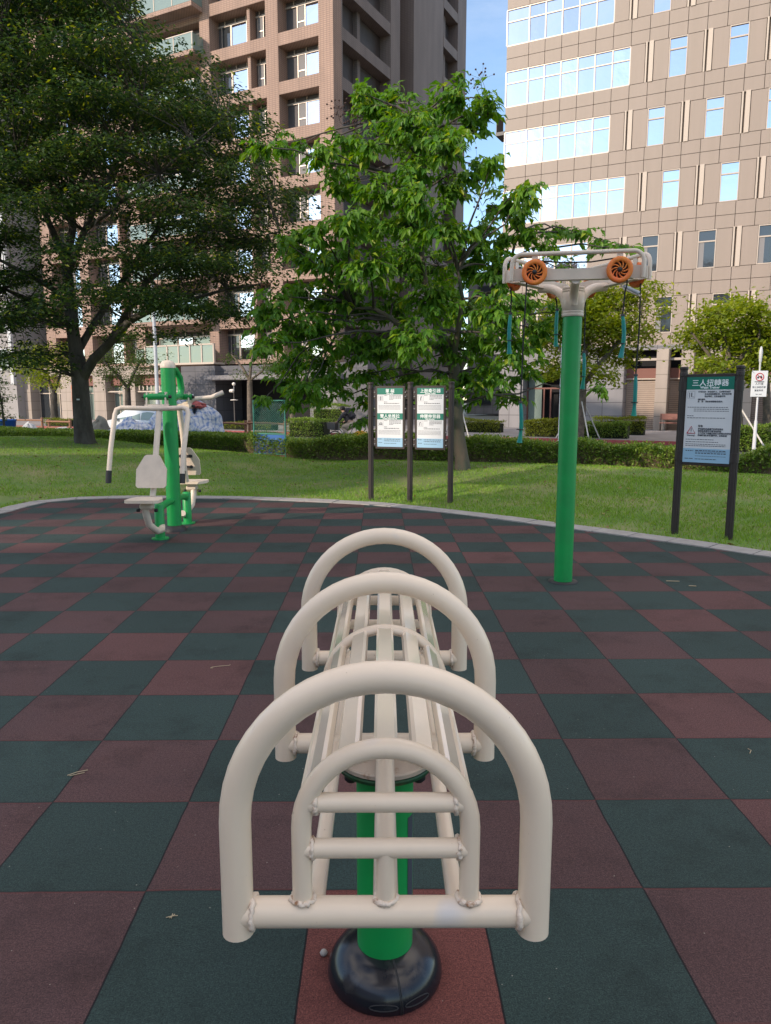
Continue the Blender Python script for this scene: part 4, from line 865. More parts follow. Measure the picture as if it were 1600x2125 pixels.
# ================================================================== HEDGES
LH = leafmat('hedge_leaf', (.07, .16, .022), (.24, .34, .05), .35, .5, (.42, .46, .20))
LH2 = leafmat('planter_leaf', (.12, .16, .015), (.22, .25, .03), .4, .55)
twig = mat('hedge_twigs', (.26, .18, .12), .95, 0, (40, .6, .01), (9, (.14, .10, .07), .4, .6))
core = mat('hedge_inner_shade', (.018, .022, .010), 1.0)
def hedge(name, label, s0, s1, t0, t1, htop, n, lm, ls=.05, z0=None, rough=.05, nt2=0, parent_group=None, cat='hedge'):
    c = W((s0+s1)/2, (t0+t1)/2, 0); zb = lambda x, y: h1(x, y) if z0 is None else z0
    hg = thing(name, label, cat, (c.x, c.y, zb(c.x, c.y)), 0, parent_group); o = (c.x, c.y, zb(c.x, c.y))
    s = RNG.uniform(s0, s1, n); face = RNG.uniform(0, 1, n); w = t1-t0
    t = np.where(face < .45, t0+RNG.normal(.02, .07, n), np.where(face < .9, RNG.uniform(t0, t1, n), t1-np.abs(RNG.normal(0, .05, n))))
    bump = rough*(np.sin(s*2.1)+np.sin(s*5.3+1)*.6+np.sin(s*.7)*.8)
    ht = np.full(n, htop) if not callable(htop) else htop(s)
    hh = np.where(face < .45, ht*RNG.beta(1.5, 1.1, n), np.where(face < .9, ht-np.abs(RNG.normal(0, .03, n)), ht*RNG.uniform(.2, 1, n)))+bump*RNG.uniform(.5, 1, n)+np.abs(RNG.normal(0, rough*.6, n))
    e = (s-s0 < .1) | (s1-s < .1)
    X = U2.x*s+V2.x*t; Y = U2.y*s+V2.y*t; Z = (H(X, Y) if z0 is None else np.full(n, z0))+hh
    D = RNG.normal(0, 1, (n, 3)); D[:, 2] = D[:, 2]*.7+.35; D = unit(D); V, F = leaves(np.stack([X, Y, Z], 1), D, ls, ls*.5, quad=True)
    npmesh('foliage', V, F, lm, hg, o)
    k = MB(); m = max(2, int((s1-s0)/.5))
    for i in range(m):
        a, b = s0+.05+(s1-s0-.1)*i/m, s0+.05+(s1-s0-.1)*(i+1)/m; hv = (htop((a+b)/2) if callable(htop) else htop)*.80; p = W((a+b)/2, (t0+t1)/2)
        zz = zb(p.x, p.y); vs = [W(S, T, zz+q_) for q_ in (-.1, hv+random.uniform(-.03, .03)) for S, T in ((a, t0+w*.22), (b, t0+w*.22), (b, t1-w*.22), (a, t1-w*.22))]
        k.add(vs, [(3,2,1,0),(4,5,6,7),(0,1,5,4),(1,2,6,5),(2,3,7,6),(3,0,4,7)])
    k.build('shade_core', core, hg, o)  # twiggy core as dark boxes, inner gloom painted into their colour
    if nt2:
        Vs, Fs = [], []
        s = RNG.uniform(s0, s1, nt2); t = t0+np.abs(RNG.normal(.06, .07, nt2)); X = U2.x*s+V2.x*t; Y = U2.y*s+V2.y*t; Z = H(X, Y) if z0 is None else np.full(nt2, z0)
        htt = (np.full(nt2, htop) if not callable(htop) else htop(s)); L_ = htt*RNG.uniform(.35, 1.02, nt2); ds = RNG.normal(0, .14, nt2); dt = RNG.normal(0, .05, nt2); w_ = RNG.uniform(.003, .007, nt2)
        A_ = np.stack([X-U2.x*w_, Y-U2.y*w_, Z], 1); B_ = np.stack([X+U2.x*w_, Y+U2.y*w_, Z], 1)
        Tt = np.stack([X+U2.x*ds+V2.x*dt, Y+U2.y*ds+V2.y*dt, Z+L_], 1); V = np.stack([A_, B_, Tt], 1).reshape(-1, 3); npmesh('stems', V, np.arange(len(V)).reshape(-1, 3), twig, hg, o)
    return hg
sL0, sM, sR1 = spx(-140, 16), spx(548, 16), spx(1720, 15.6)
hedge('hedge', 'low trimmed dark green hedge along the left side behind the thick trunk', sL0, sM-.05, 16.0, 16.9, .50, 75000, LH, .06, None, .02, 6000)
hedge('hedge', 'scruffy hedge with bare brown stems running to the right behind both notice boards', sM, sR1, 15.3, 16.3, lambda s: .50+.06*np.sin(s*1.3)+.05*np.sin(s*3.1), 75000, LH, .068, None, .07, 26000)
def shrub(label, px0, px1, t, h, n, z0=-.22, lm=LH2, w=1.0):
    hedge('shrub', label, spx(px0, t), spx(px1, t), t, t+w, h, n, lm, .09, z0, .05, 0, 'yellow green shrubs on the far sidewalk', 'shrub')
shrub('low yellow green shrub by the stone pier, right of the broadleaf trunk', 945, 1038, 36, .60, 3000)
shrub('yellow green shrub block just left of the green pulley post', 1088, 1168, 33, .75, 4000)
shrub('yellow green shrub block further back in front of the grey stone wall', 1232, 1340, 36.5, .78, 4000)
shrub('ragged shrub directly right of the green pulley post', 1178, 1306, 33, .62, 5000, lm=LH)
shrub('clipped green shrub block behind the cyclist', 645, 712, 37, 1.35, 4000, lm=LH)
shrub('green shrub in front of the slender tree, left of the cyclist', 592, 668, 30, .85, 3500, -.35, lm=LH)
shrub('thin yellow green planting strip behind the wooden fence', 425, 560, 33, .35, 2500)
shrub('dark shrub under the tree stakes right of the notice board', 1518, 1640, 28.5, .9, 5000, -.35, lm=LH)
shrub('yellow green planting patch left of the thick trunk', 85, 140, 32, .45, 1500)

# fallen leaves on the lawn
n = 1500; X = RNG.uniform(-12, 9, n); Y = RNG.uniform(7, 18, n); ok = (dist_curb(X, Y) > .1) & (V2.x*X+V2.y*Y < 15.3); X, Y = X[ok], Y[ok]; P_ = np.stack([X, Y, H(X, Y)+.022], 1)
D_ = RNG.normal(0, 1, (len(X), 3)); D_[:, 2] *= .15; V, F = leaves(P_, unit(D_), .07, .035, quad=True)
tag(npmesh('fallen_leaves', V, F, leafmat('dry_leaf', (.16, .09, .04), (.34, .26, .10), .1, .7)), 'scattered dry brown fallen leaves on the lawn', 'leaf litter', kind='stuff')
# ================================================================== BUILDINGS
def wbox(mb, s0, s1, t0, t1, z0, z1, o):
    vs = [tuple(W(s,t,z)) for z in (z0,z1) for s,t in ((s0,t0),(s1,t0),(s1,t1),(s0,t1))]
    mb.add(vs, [(3,2,1,0),(4,5,6,7),(0,1,5,4),(1,2,6,5),(2,3,7,6),(3,0,4,7)])
def tpx(px, s, py=250): r = ray(px, py); k = s/(r.x*U2.x+r.y*U2.y); return (r.x*V2.x+r.y*V2.y)*k
def rootst(name, label, s, t, z=-.22, cat='building'):
    # the root is turned to the street grid: local x runs along the street, local y away from the camera
    o = thing(name, label, cat, W(s, t, z), math.atan2(U2.y, U2.x)); return o
class LB(MB):
    """box builder in a street aligned root: coordinates are (s, t, z) minus the root's"""
    def __init__(self, root_st): super().__init__(); self.o = root_st
    def b(self, s0, s1, t0, t1, z0, z1):
        a, c, d = self.o; x0, x1, y0, y1 = s0-a, s1-a, t0-c, t1-c
        vs = [(x,y,z-d) for z in (z0,z1) for x,y in ((x0,y0),(x1,y0),(x1,y1),(x0,y1))]
        self.add(vs, [(3,2,1,0),(4,5,6,7),(0,1,5,4),(1,2,6,5),(2,3,7,6),(3,0,4,7)]); return self
TB = 44.0
# ---------------- left apartment tower
sC = spx(693, TB, 250); zz_ = [ont(663, y, TB).z for y in (45, 150, 254, 355)]; PL = (zz_[0]-zz_[3])/3; zB0 = zz_[3]   # opening bottom
nb = int((zB0-3.5)/PL); ZL = [zB0+PL*k for k in range(-nb, 8)]; OPH = PL-.78; TOPL = ZL[-1]+OPH+1.2
print('left tower', sC, PL, ZL[0], TOPL)
oL = (sC, TB, -.22); LT = rootst('apartment_tower', 'brown mosaic tiled apartment tower with deep recessed windows and a shaded side wall', sC, TB)
def pxs(p): return spx(p, TB, 250)
e = {k: pxs(k) for k in (663, 580, 555, 440, 420, 280)}
piers = [(e[663], sC), (e[555], e[580]), (e[420], e[440])]; bays = [('single', e[580], e[663]), ('double', e[440], e[555]), ('balcony', e[280], e[420])]
x = e[280]; piers.append((x-.9, x)); x -= .9; bays.append(('double', x-4.9, x)); x -= 4.9; piers.append((x-1, x)); x -= 1; bays.append(('single', x-3.3, x)); x -= 3.3; piers.append((x-1.1, x)); sEnd = x-1.1
RD = 1.05; zLo = 4.0
wl = LB(oL)
for a, c in piers: wl.b(a, c, TB, TB+RD, zLo, TOPL)
for kind, a, c in bays:
    zprev = zLo
    for zb in ZL+[TOPL-.0]:
        if kind == 'balcony' and zb < TOPL-.1:
            wl.b(a, c, TB+.25, TB+RD, zprev, zb)
        else: wl.b(a, c, TB+.02, TB+RD, zprev, zb)
        zprev = zb+OPH if zb < TOPL-.1 else zb
wl.build('wall', M['tileL'], LT)
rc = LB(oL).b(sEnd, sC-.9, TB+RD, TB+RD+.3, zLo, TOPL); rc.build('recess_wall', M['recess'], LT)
# side wall, running away from the camera
tq = {k: tpx(k, sC, 100) for k in (711, 811, 830, 860, 921, 950, 967)}; print('side', tq)
sd_ = LB(oL); tE = tq[967]
sd_.b(sC-.9, sC, TB+RD, tq[711], zLo, TOPL)
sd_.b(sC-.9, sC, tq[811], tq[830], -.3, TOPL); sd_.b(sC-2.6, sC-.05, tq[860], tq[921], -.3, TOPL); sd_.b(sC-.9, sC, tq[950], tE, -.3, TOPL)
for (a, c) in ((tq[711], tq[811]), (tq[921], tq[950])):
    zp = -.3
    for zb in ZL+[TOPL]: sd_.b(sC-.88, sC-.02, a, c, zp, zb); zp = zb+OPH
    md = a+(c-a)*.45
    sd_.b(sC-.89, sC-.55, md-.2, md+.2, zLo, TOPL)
sd_.build('side_wall', M['tileL_shaded'], LT)
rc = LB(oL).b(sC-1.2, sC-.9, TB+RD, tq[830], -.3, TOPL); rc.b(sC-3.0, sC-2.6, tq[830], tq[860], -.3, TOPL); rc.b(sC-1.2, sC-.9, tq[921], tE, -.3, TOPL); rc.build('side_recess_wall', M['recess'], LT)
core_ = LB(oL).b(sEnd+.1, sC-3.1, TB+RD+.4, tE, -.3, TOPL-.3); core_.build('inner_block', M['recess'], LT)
for zb in ZL[2:]:      # ledges and small windows in the dark slot
    lg = LB(oL).b(sC-2.6, sC-1.5, tq[830]+.4, tq[860]-.2, zb-.1, zb+.08); lo = lg.build('service_ledge', M['tileL'], LT)
    w_ = LB(oL).b(sC-2.59, sC-2.54, tq[830]+.5, tq[860]-.4, zb+1.0, zb+2.1); fo = w_.build('slot_window', M['darkframe'], LT)
    w_ = LB(oL).b(sC-2.54, sC-2.52, tq[830]+.58, tq[860]-.48, zb+1.06, zb+2.04); w_.build('pane', M['glassdk'], fo)
def windowL(a, c, zb, parts, open_=False):
    """parts: (f0, f1, material key) fractions of the bay that carry a pane"""
    h = OPH; f = LB(oL); t = TB+RD
    ww = c-a
    f.b(a, c, t-.10, t, zb+h-.42, zb+h-.30); f.b(a+ww*parts[0][0], c, t-.12, t-.0, zb, zb+.06)
    for f0, f1, mk, h1_ in parts: f.b(a+ww*f0-.05, a+ww*f0, t-.10, t, zb+.06, zb+h-.42); f.b(a+ww*f1-.0, a+ww*f1+.04, t-.10, t, zb+.06, zb+h-.42)
    for f0, f1, mk, h1_ in parts:
        if h1_ < 1: f.b(a+ww*f0, a+ww*f1, t-.09, t, zb+.06+(h-.48)*h1_-.04, zb+.06+(h-.48)*h1_+.03)
    for q_ in (.2, .5, .8): f.b(a+ww*q_-.03, a+ww*q_+.03, t-.08, t, zb+h-.30, zb+h)
    fo = f.build('window', M['darkframe'] if parts[0][2] == 'curtain' and len(parts) == 1 else M['alu'], LT)
    for f0, f1, mk, h1_ in parts:
        p = LB(oL); p.b(a+ww*f0, a+ww*f1, t-.055, t-.03, zb+.06, zb+h-.42)
        p.build('pane', M[mk], fo)
for k, zb in enumerate(ZL):
    for kind, a, c in bays:
        if kind == 'single': windowL(a, c, zb, [(.30, .48, 'curtain', .45), (.50, .98, 'glass', 1)])
        elif kind == 'double':
            w2 = a+(c-a)*.66; windowL(a, w2-.12, zb, [(.12, .36, 'glassdk', 1), (.40, .82, 'glass', 1)]); windowL(w2+.12, c, zb, [(.12, .42, 'curtain', .5), (.58, .97, 'glass', 1)])
            m_ = LB(oL).b(w2-.12, w2+.12, TB+.3, TB+RD, zb, zb+OPH); m_.build('mullion_pier', M['tileL'], LT)
        else:
            windowL(a+.3, c-.3, zb, [(.05, .35, 'glassgr', 1), (.38, .62, 'glass', 1), (.66, .95, 'glassgr', 1)])
            sl_ = LB(oL).b(a+.05, c+.35, TB-1.15, TB+.0, zb-.42, zb-.12); so_ = sl_.build('balcony_slab', M['tileL'], LT)
            r_a = LB(oL).b(a+.05, c+.35, TB-1.12, TB-1.08, zb-.10, zb+.92); r_a.b(c+.29, c+.33, TB-1.07, TB-.02, zb-.10, zb+.92); r_a.build('glass_railing', M['glassgr'], so_)
            r_b = LB(oL).b(a+.05, c+.37, TB-1.14, TB-1.06, zb+.92, zb+.98)
            for q_ in range(5): r_b.b(a+.05+(c-a+.2)*q_/4, a+.11+(c-a+.2)*q_/4, TB-1.145, TB-1.125, zb-.10, zb+.92)
            r_b.build('railing_frame', M['trim'], so_)
# ground floor shops of the tower
sh = LB(oL); sG0, sG1 = sEnd, spx(384, TB, 800)
sh.b(sG0, sG1, TB-.8, TB+.8, 3.35, 4.0)
cols = [spx(p, TB-.8, 850) for p in (44, 128, 196, 256, 376)]
for c in cols: sh.b(c, c+1.35, TB-.79, TB+.79, -.25, 3.35)
sh.build('shop_columns', M['stonew'], LT)
fb = LB(oL).b(sG0, sG1+.02, TB-.2, TB-.02, 2.55, 3.34); fb.build('shop_fascia', M['rustband'], LT)
for i in range(len(cols)):
    a = cols[i]+1.35; c = cols[i+1] if i+1 < len(cols) else sG1
    if c-a < .4: continue
    f = LB(oL)
    for q_ in range(4): f.b(a+(c-a)*q_/3-.04, a+(c-a)*q_/3+.04, TB+.1, TB+.22, -.22, 2.55)
    f.b(a, c, TB+.08, TB+.2, 1.9, 1.98); fo = f.build('shopfront', M['trim'], LT)
    p = LB(oL).b(a, c, TB+.14, TB+.17, -.2, 2.5); p.build('pane', M['glassgr'] if i not in (0,) else M['glassdk'], fo)
aw = LB(oL); aw.b(cols[1]+1.4, cols[1]+2.1, TB-.9, TB-.82, -.1, 2.6); aw.build('orange_poster', mat('orange_poster', (.55, .17, .07), .6, 0, None, (3, (.5, .35, .3), .4, .65)), LT)
ba = LB(oL)
for q_ in range(9): ba.b(cols[3]+1.5+q_*.42, cols[3]+1.62+q_*.42, TB-.55, TB-.52, 2.15, 2.5)
ba.b(cols[2], sG1, TB-.6, TB-.5, 2.0, 2.1); ba.build('awning_rail', M['trim'], LT)
gl = LB(oL).b(spx(330, TB, 740), spx(470, TB, 740), TB-1.4, TB-1.3, 4.1, 5.3); gl.build('terrace_glass', M['glassgr'], LT)
gl = LB(oL)
for q_ in range(7):
    s_ = spx(330, TB, 740)+(spx(470, TB, 740)-spx(330, TB, 740))*q_/6; gl.b(s_-.05, s_+.05, TB-1.45, TB-1.28, 4.0, 5.4)
gl.b(spx(330, TB, 740), spx(470, TB, 740), TB-1.46, TB-.2, 3.96, 4.1); gl.b(spx(330, TB, 740), spx(470, TB, 740), TB-1.45, TB-1.29, 5.32, 5.42); gl.build('terrace_frame', M['trim'], LT)
# ---------------- dark concrete garage entrance
g0, g1 = spx(378, 41, 830), spx(700, 41, 830); oG = (g0, 41, -.22); GA = rootst('garage_entrance', 'dark concrete garage entrance with a long flat canopy beside the tower', g0, 41)
a1 = spx(448, 41, 830)
LB(oG).b(g0, a1, 41, 45.0, -.3, 3.75).b(a1, g1, 44.0, 45.0, -.3, 3.75).b(g1, g1+2.2, 41, 45, -.3, 3.75).b(a1, g1, 41.6, 43.99, 2.85, 3.75).build('wall', M['concdk'], GA)
LB(oG).b(a1-.3, g1+.4, 40.2, 41.58, 2.75, 3.05).build('canopy', M['stone'], GA)
LB(oG).b(a1+.02, g1-.02, 43.9, 43.98, -.2, 2.84).build('dark_opening', M['dark'], GA)
LB(oG).b(a1-3.6, a1-1.6, 40.97, 41.02, 1.1, 1.45).build('wall_vent', M['dark'], GA)
LB(oG).b(spx(640, 41, 830), spx(700, 41, 830), 41.2, 41.5, -.2, 3.6).build('side_pier', M['stone'], GA)
# ---------------- right office building
sR = spx(1048, TB, 250); md_ = .935; zk0 = ont(1054, 347, TB).z; PR_ = (ont(1054, 97, TB).z-zk0)/2; WH = ont(1054, 148, TB).z-ont(1054, 223, TB).z
print('right', sR, zk0, PR_, WH)
oR = (sR, TB, -.22); RB = rootst('office_building', 'beige panelled office building with bands of mirrored windows and vertical fins', sR, TB)
NC = 40; x0m = [sR, sR+1.3]+[sR+1.3+md_*i for i in range(1, NC)]; kmin, kmax = -3, 6; SPN = PR_-WH
nband = {3: 7, 2: 6, 1: 7, 0: 6, -1: 7, -2: 5, -3: 4, 4: 6, 5: 7, 6: 6}
firstw = {k: spx(p, TB, 250) for k, p in ((2, 1374), (1, 1407), (0, 1361), (-1, 1391), (-2, 1348), (-3, 1377), (3, 1400), (4, 1370), (5, 1400), (6, 1370))}
for k, (p, y) in {2: (1374, 15), 1: (1407, 120), 0: (1361, 265), -1: (1391, 395), -2: (1348, 525), -3: (1377, 645)}.items(): firstw[k] = spx(p, TB, y)
zbase = zk0+PR_*(kmin)-SPN/2; ztop = zk0+PR_*(kmax+1)
LB(oR).b(sR, x0m[-1], TB+.12, TB+14, zbase, ztop).build('wall', M['joint'], RB)
pn = LB(oR); g_ = .013
def panels(s0, s1, z0, z1, t=TB): pn.b(s0+g_, s1-g_, t, t+.10, z0+g_, z1-g_)
fn = LB(oR)
for k in range(kmin, kmax+1):
    zb = zk0+PR_*k; zt2 = zb+WH
    for i in range(len(x0m)-1):       # spandrel: two rows of panels
        h2 = SPN/2; panels(x0m[i], x0m[i+1], zt2, zt2+h2); panels(x0m[i], x0m[i+1], zt2+h2, zt2+SPN)
        if k == kmin: panels(x0m[i], x0m[i+1], zb-SPN/2, zb)
    n = nband[k]; f = LB(oR)
    f.b(x0m[0], x0m[n], TB+.02, TB+.12, zb-.00, zb+.05); f.b(x0m[0], x0m[n], TB+.02, TB+.12, zt2-.05, zt2); f.b(x0m[0], x0m[n], TB+.03, TB+.12, zb+WH*.66-.03, zb+WH*.66+.03)
    for i in range(n+1): f.b(x0m[i]-.035, x0m[i]+.035, TB+.01, TB+.119, zb+.05, zt2-.05)
    fo = f.build('window_band', M['alu'], RB)
    for i in range(n): p = LB(oR).b(x0m[i]+.035, x0m[i+1]-.035, TB+.07, TB+.10, zb+.05, zt2-.05); p.build('pane', M[random.choice(['glass', 'glass', 'glassb', 'glassc'])], fo)
    # single windows every three modules, fins between
    cs = []; c = firstw[k]
    while c < x0m[-1]-1: cs.append(c); c += 2.86
    edges = [x0m[n]]
    for c in cs:
        a, b2 = c-.45, c+.45
        w_ = LB(oR).b(a, b2, TB+.0, TB+.119, zb, zb+.05).b(a, b2, TB, TB+.119, zt2-.05, zt2).b(a, a+.05, TB, TB+.119, zb+.05, zt2-.05).b(b2-.05, b2, TB, TB+.119, zb+.05, zt2-.05).b(a+.05, b2-.05, TB+.02, TB+.119, zb+WH*.70-.03, zb+WH*.70+.04)
        fo = w_.build('window', M['trim'], RB); LB(oR).b(a+.05, b2-.05, TB+.07, TB+.10, zb+.05, zt2-.05).build('pane', M['glass'] if k > -2 else M['glassdk'], fo)
        if k <= -2: LB(oR).b(a+.05, a+.32, TB+.055, TB+.069, zb+.05, zb+WH*.68).build('curtain', M['curtain'], fo)
        fx = c-1.43
        if fx-.22 > edges[-1]:
            panels(edges[-1], fx-.22, zb, zt2); LB(oR).b(fx-.20, fx-.12, TB-.02, TB+.10, zb-.02, zt2+.04).build('fin', M['trim'], RB); LB(oR).b(fx-.02, fx+.20, TB-.05, TB+.10, zb-.02, zt2+.04).build('fin', M['trim'], RB); panels(fx+.22, a, zb, zt2)
        elif a-edges[-1] > .1: panels(edges[-1], a, zb, zt2)
        edges.append(b2)
    if x0m[-1]-edges[-1] > .1: panels(edges[-1], x0m[-1], zb, zt2)
pn.build('facade_panels', M['panel'], RB)
cor = LB(oR)
for k in (-1, 0, 1): pass
cor.b(sR-.9, sR-.02, TB+1.0, TB+2.2, zk0-1.1+PR_, zk0-.9+PR_).b(sR-.88, sR-.84, TB+1.0, TB+2.2, zk0-.9+PR_, zk0+.1+PR_).build('corner_balcony', M['darkframe'], RB)
# its ground floor
zg = zbase
LB(oR).b(sR-1.2, x0m[-1], TB-.3, TB+.11, zg-.25, zg-.003).build('string_course', M['stone'], RB)
q0, q1, q2, q3 = spx(1036, TB-1, 830), spx(1084, TB-1, 830), spx(1168, TB-1, 830), spx(1292, TB-1, 830)
LB(oR).b(q0, q1, TB-1, TB+1, -.3, zg-.26).b(q1, q2, TB-1, TB+1, 3.0, zg-.26).b(q2, q3, TB-.9, TB+1, -.3, zg-.26).build('stone_wall', M['stone'], RB)
LB(oR).b(q1, q2, TB+.6, TB+.9, -.25, 2.99).build('dark_lobby', M['dark'], RB)
fo = LB(oR).b(q1, q2, TB-.1, TB-.02, 2.05, 2.14).b(q1+1.0, q1+1.08, TB-.1, TB-.02, -.2, 2.05).b((q1+q2)/2+.2, (q1+q2)/2+.28, TB-.1, TB-.02, -.2, 2.05).b(q1, q1+.08, TB-.1, TB-.02, -.2, 2.05).build('lobby_door', M['rustband'], RB)
LB(oR).b(q1+.1, q1+.9, TB-.07, TB-.05, -.1, 2.9).build('pane', M['glassgr'], fo)
LB(oR).b(q1+1.6, q1+2.0, TB-1.04, TB-1.0, 3.4, 3.75).build('wall_plaque', M['trim'], RB)
pl_ = [spx(p, TB-1, 830) for p in (1358, 1409, 1468, 1532, 1596, 1660)]
st_ = LB(oR)
for c in pl_: st_.b(c, c+.62, TB-1.0, TB+.11, -.3, zg-.26)
st_.build('pilaster', M['stonew'], RB)
LB(oR).b(q3, x0m[-1], TB+.45, TB+.7, -.3, zg-.26).build('upper_dark_wall', M['dark'], RB)
LB(oR).b(q3, x0m[-1], TB-.55, TB-.45, 3.55, 3.68).build('canopy_beam', M['alu'], RB)
allp = [q3-.62]+pl_
for i in range(len(allp)-1):
    a, c = allp[i]+.63, allp[i+1]-.01
    if c-a < .3: continue
    ru = LB(oR); z = -.22
    while z < 2.5: ru.b(a, c, TB-.02, TB+.06, z+.012, z+.10); ru.b(a, c, TB+.01, TB+.06, z, z+.012); z += .112
    ru.build('roller_shutter', M['shutter'], RB)
    LB(oR).b(a, c, TB-.12, TB+.1, 2.62, 3.15).build('fascia', M['rustband'], RB); LB(oR).b(a, c, TB-.16, TB-.02, 2.54, 2.61).build('shutter_housing', M['trim'], RB)
# ---------------- grey building at the far left
s8 = spx(38, TB, 400); s9 = s8-26
oF = (s9, TB-1.5, -.22); FB = rootst('grey_apartment_block', 'grey apartment block with white framed windows at the left edge of the picture', s9, TB-1.5)
wl = LB(oF).b(s9, s8, TB-1.5, TB+12, -.3, 34); wl.build('wall', mat('light_grey_render', (.30, .28, .27), .8, 0, None, (.6, (.25, .235, .23), .4, .7)), FB)
for k in range(10):
    z = 3.9+3.1*k
    for j in range(3):
        a = s8-2.7-j*3.4; f = LB(oF).b(a, a+2.0, TB-1.62, TB-1.49, z, z+.08).b(a, a+2.0, TB-1.62, TB-1.49, z+1.72, z+1.8).b(a, a+.08, TB-1.62, TB-1.49, z+.08, z+1.72).b(a+1.92, a+2.0, TB-1.62, TB-1.49, z+.08, z+1.72).b(a+.96, a+1.04, TB-1.6, TB-1.49, z+.08, z+1.72)
        fo = f.build('window', M['palepole'], FB); LB(oF).b(a+.08, a+1.92, TB-1.56, TB-1.53, z+.08, z+1.72).build('pane', M['glassgr'], fo)
    LB(oF).b(s8-.35, s8+.03, TB-1.75, TB-1.49, z-1.2, z+1.8).build('white_pilaster', M['palepole'], FB)
# ---------------- unseen blocks added toward the sun, heights and gaps set to shade the park
SH = Vector((SUN_AZ[0], SUN_AZ[1], 0)).normalized(); SP = Vector((-SH.y, SH.x, 0))   # SP . (0,1) < 0
if SP.y > 0: SP = -SP
def shade_block(label, c0, c1, a0, a1, h):
    rz = math.atan2(SP.y, SP.x); o = SH*((a0+a1)/2)+SP*((c0+c1)/2); t = thing('shade_caster_block', label, 'building', (o.x, o.y, -.3), rz); t['group'] = 'unseen blocks added to shade the park'
    wx, wy = abs(c1-c0)/2, (a1-a0)/2; MB().box((0, 0, h/2), (2*wx, 2*wy, h)).build('wall', M['tileL'], t)
    sg = -1 if (Matrix.Rotation(rz, 3, 'Z') @ Vector((0, 1, 0))).dot(SH) > 0 else 1
    f = MB(); g = MB(); k = 3.5
    while k < h-2:
        x = -wx+1.2
        while x+2 < wx: f.box((x+1, sg*(wy+.02), k+.8), (2.1, .06, 1.7)); g.box((x+1, sg*(wy+.06), k+.8), (1.9, .03, 1.5)); x += 3.4
        k += 3.2
    fo = f.build('windows', M['alu'], t); g.build('panes', M['glass'], fo); return t
shade_block('narrow brown block added out of view to the left to shade the lawn', -16.4, -9.9, 42, 56, 23)
shade_block('brown block added out of view to the left to shade the spreading tree', -23.8, -17.8, 42, 56, 22.6)
shade_block('long brown block added out of view to the left to shade the exercise floor', -8.0, 60, 42, 56, 22.5)
shade_block('brown block added out of view to the left to shade the street end', -31, -24.2, 42, 56, 31)
# ---------------- far block closing the gap between the two buildings
s0_, s1_ = sC-6, sR+16; oD = (s0_, 84, -.22); DB = rootst('low_office_block', 'low grey block far behind, closing the gap between the tower and the office building', s0_, 84)
LB(oD).b(s0_, s1_, 84, 96, -.3, 15.5).build('wall', M['stone'], DB)
for k in range(5):
    for j in range(8):
        a = s0_+1.2+j*(s1_-s0_-2)/8; fo = LB(oD).b(a, a+1.9, 83.9, 83.99, .8+3*k, 2.4+3*k).build('window', M['darkframe'], DB); LB(oD).b(a+.1, a+1.8, 83.86, 83.89, .9+3*k, 2.3+3*k).build('pane', M['glassdk'], fo)
LB(oD).b(s0_-.2, s1_+.2, 83.7, 96.2, 15.51, 15.9).build('parapet', M['concdk'], DB)
# ================================================================== STREET FURNITURE
def pole_thing(name, label, cat, base, h, r, mt_, r1=None):
    t = thing(name, label, cat, base); MB().lathe([(r*1.8, 0), (r*1.8, .03), (r, .06), (r1 or r, h)], 14).build('pole', mt_, t); return t
# tall grey lamp post behind the chest press
b_ = tbase(327, 29, STREET); t = pole_thing('street_lamp', 'tall grey lamp post rising into the dark tree behind the chest press', 'street lamp', b_, 9.5, .10, M['pole'], .075)
MB().tube([(0, 0, 9.4), (.5, -.5, 9.9), (1.3, -1.2, 10.1)], .045, 8).build('arm', M['pole'], t); MB().box((1.5, -1.4, 10.08), (.6, .25, .1), None, .03).build('lamp_head', M['palepole'], t)
# white slim pole behind pulley post, globe lamps
b_ = tbase(1163, 31.2, -.3); t = pole_thing('slim_pole', 'slim white pole standing by the kerb directly behind the green pulley post', 'pole', b_, 4.0, .045, M['palepole'])
MB().lathe([(.05, 3.98), (.06, 4.0), (.0, 4.06)], 12).build('cap', M['palepole'], t)
globe = mat('white_globe', (.80, .74, .68), .3)
def globes(label, px, t_, h, n, r):
    b = tbase(px, t_); t = pole_thing('globe_lamp', label, 'street lamp', b, h, .04, M['brownpost'] if n > 2 else M['pole'])
    for i in range(n):
        a = 2*math.pi*i/n+.4; rr = .26 if n > 2 else .14; c = Vector((rr*math.cos(a), rr*math.sin(a), h+(.0 if i else .22 if n > 2 else .06)))
        if n > 2 and i == 0: c = Vector((0, 0, h+.38))
        MB().tube([(0, 0, h-.1), c*.5+Vector((0, 0, h*.5-.08)), c], .018, 6).build('arm', M['pole'], t)
        MB().lathe([(0, -r), (r*.5, -r*.86), (r*.87, -r*.5), (r, 0), (r*.87, r*.5), (r*.5, r*.86), (0, r)], 14, c).build('globe', globe, t)
    if n > 2: MB().lathe([(.03, h-.55), (.22, h-.53), (.22, h-.50), (.03, h-.48)], 14).build('ring', globe, t)
globes('slim lamp with a cluster of small white globes in front of the garage wall', 486, 34, 2.15, 3, .10)
globes('garden lamp with white globes above the double notice board, right of its right post', 955, 30, 2.5, 4, .14)
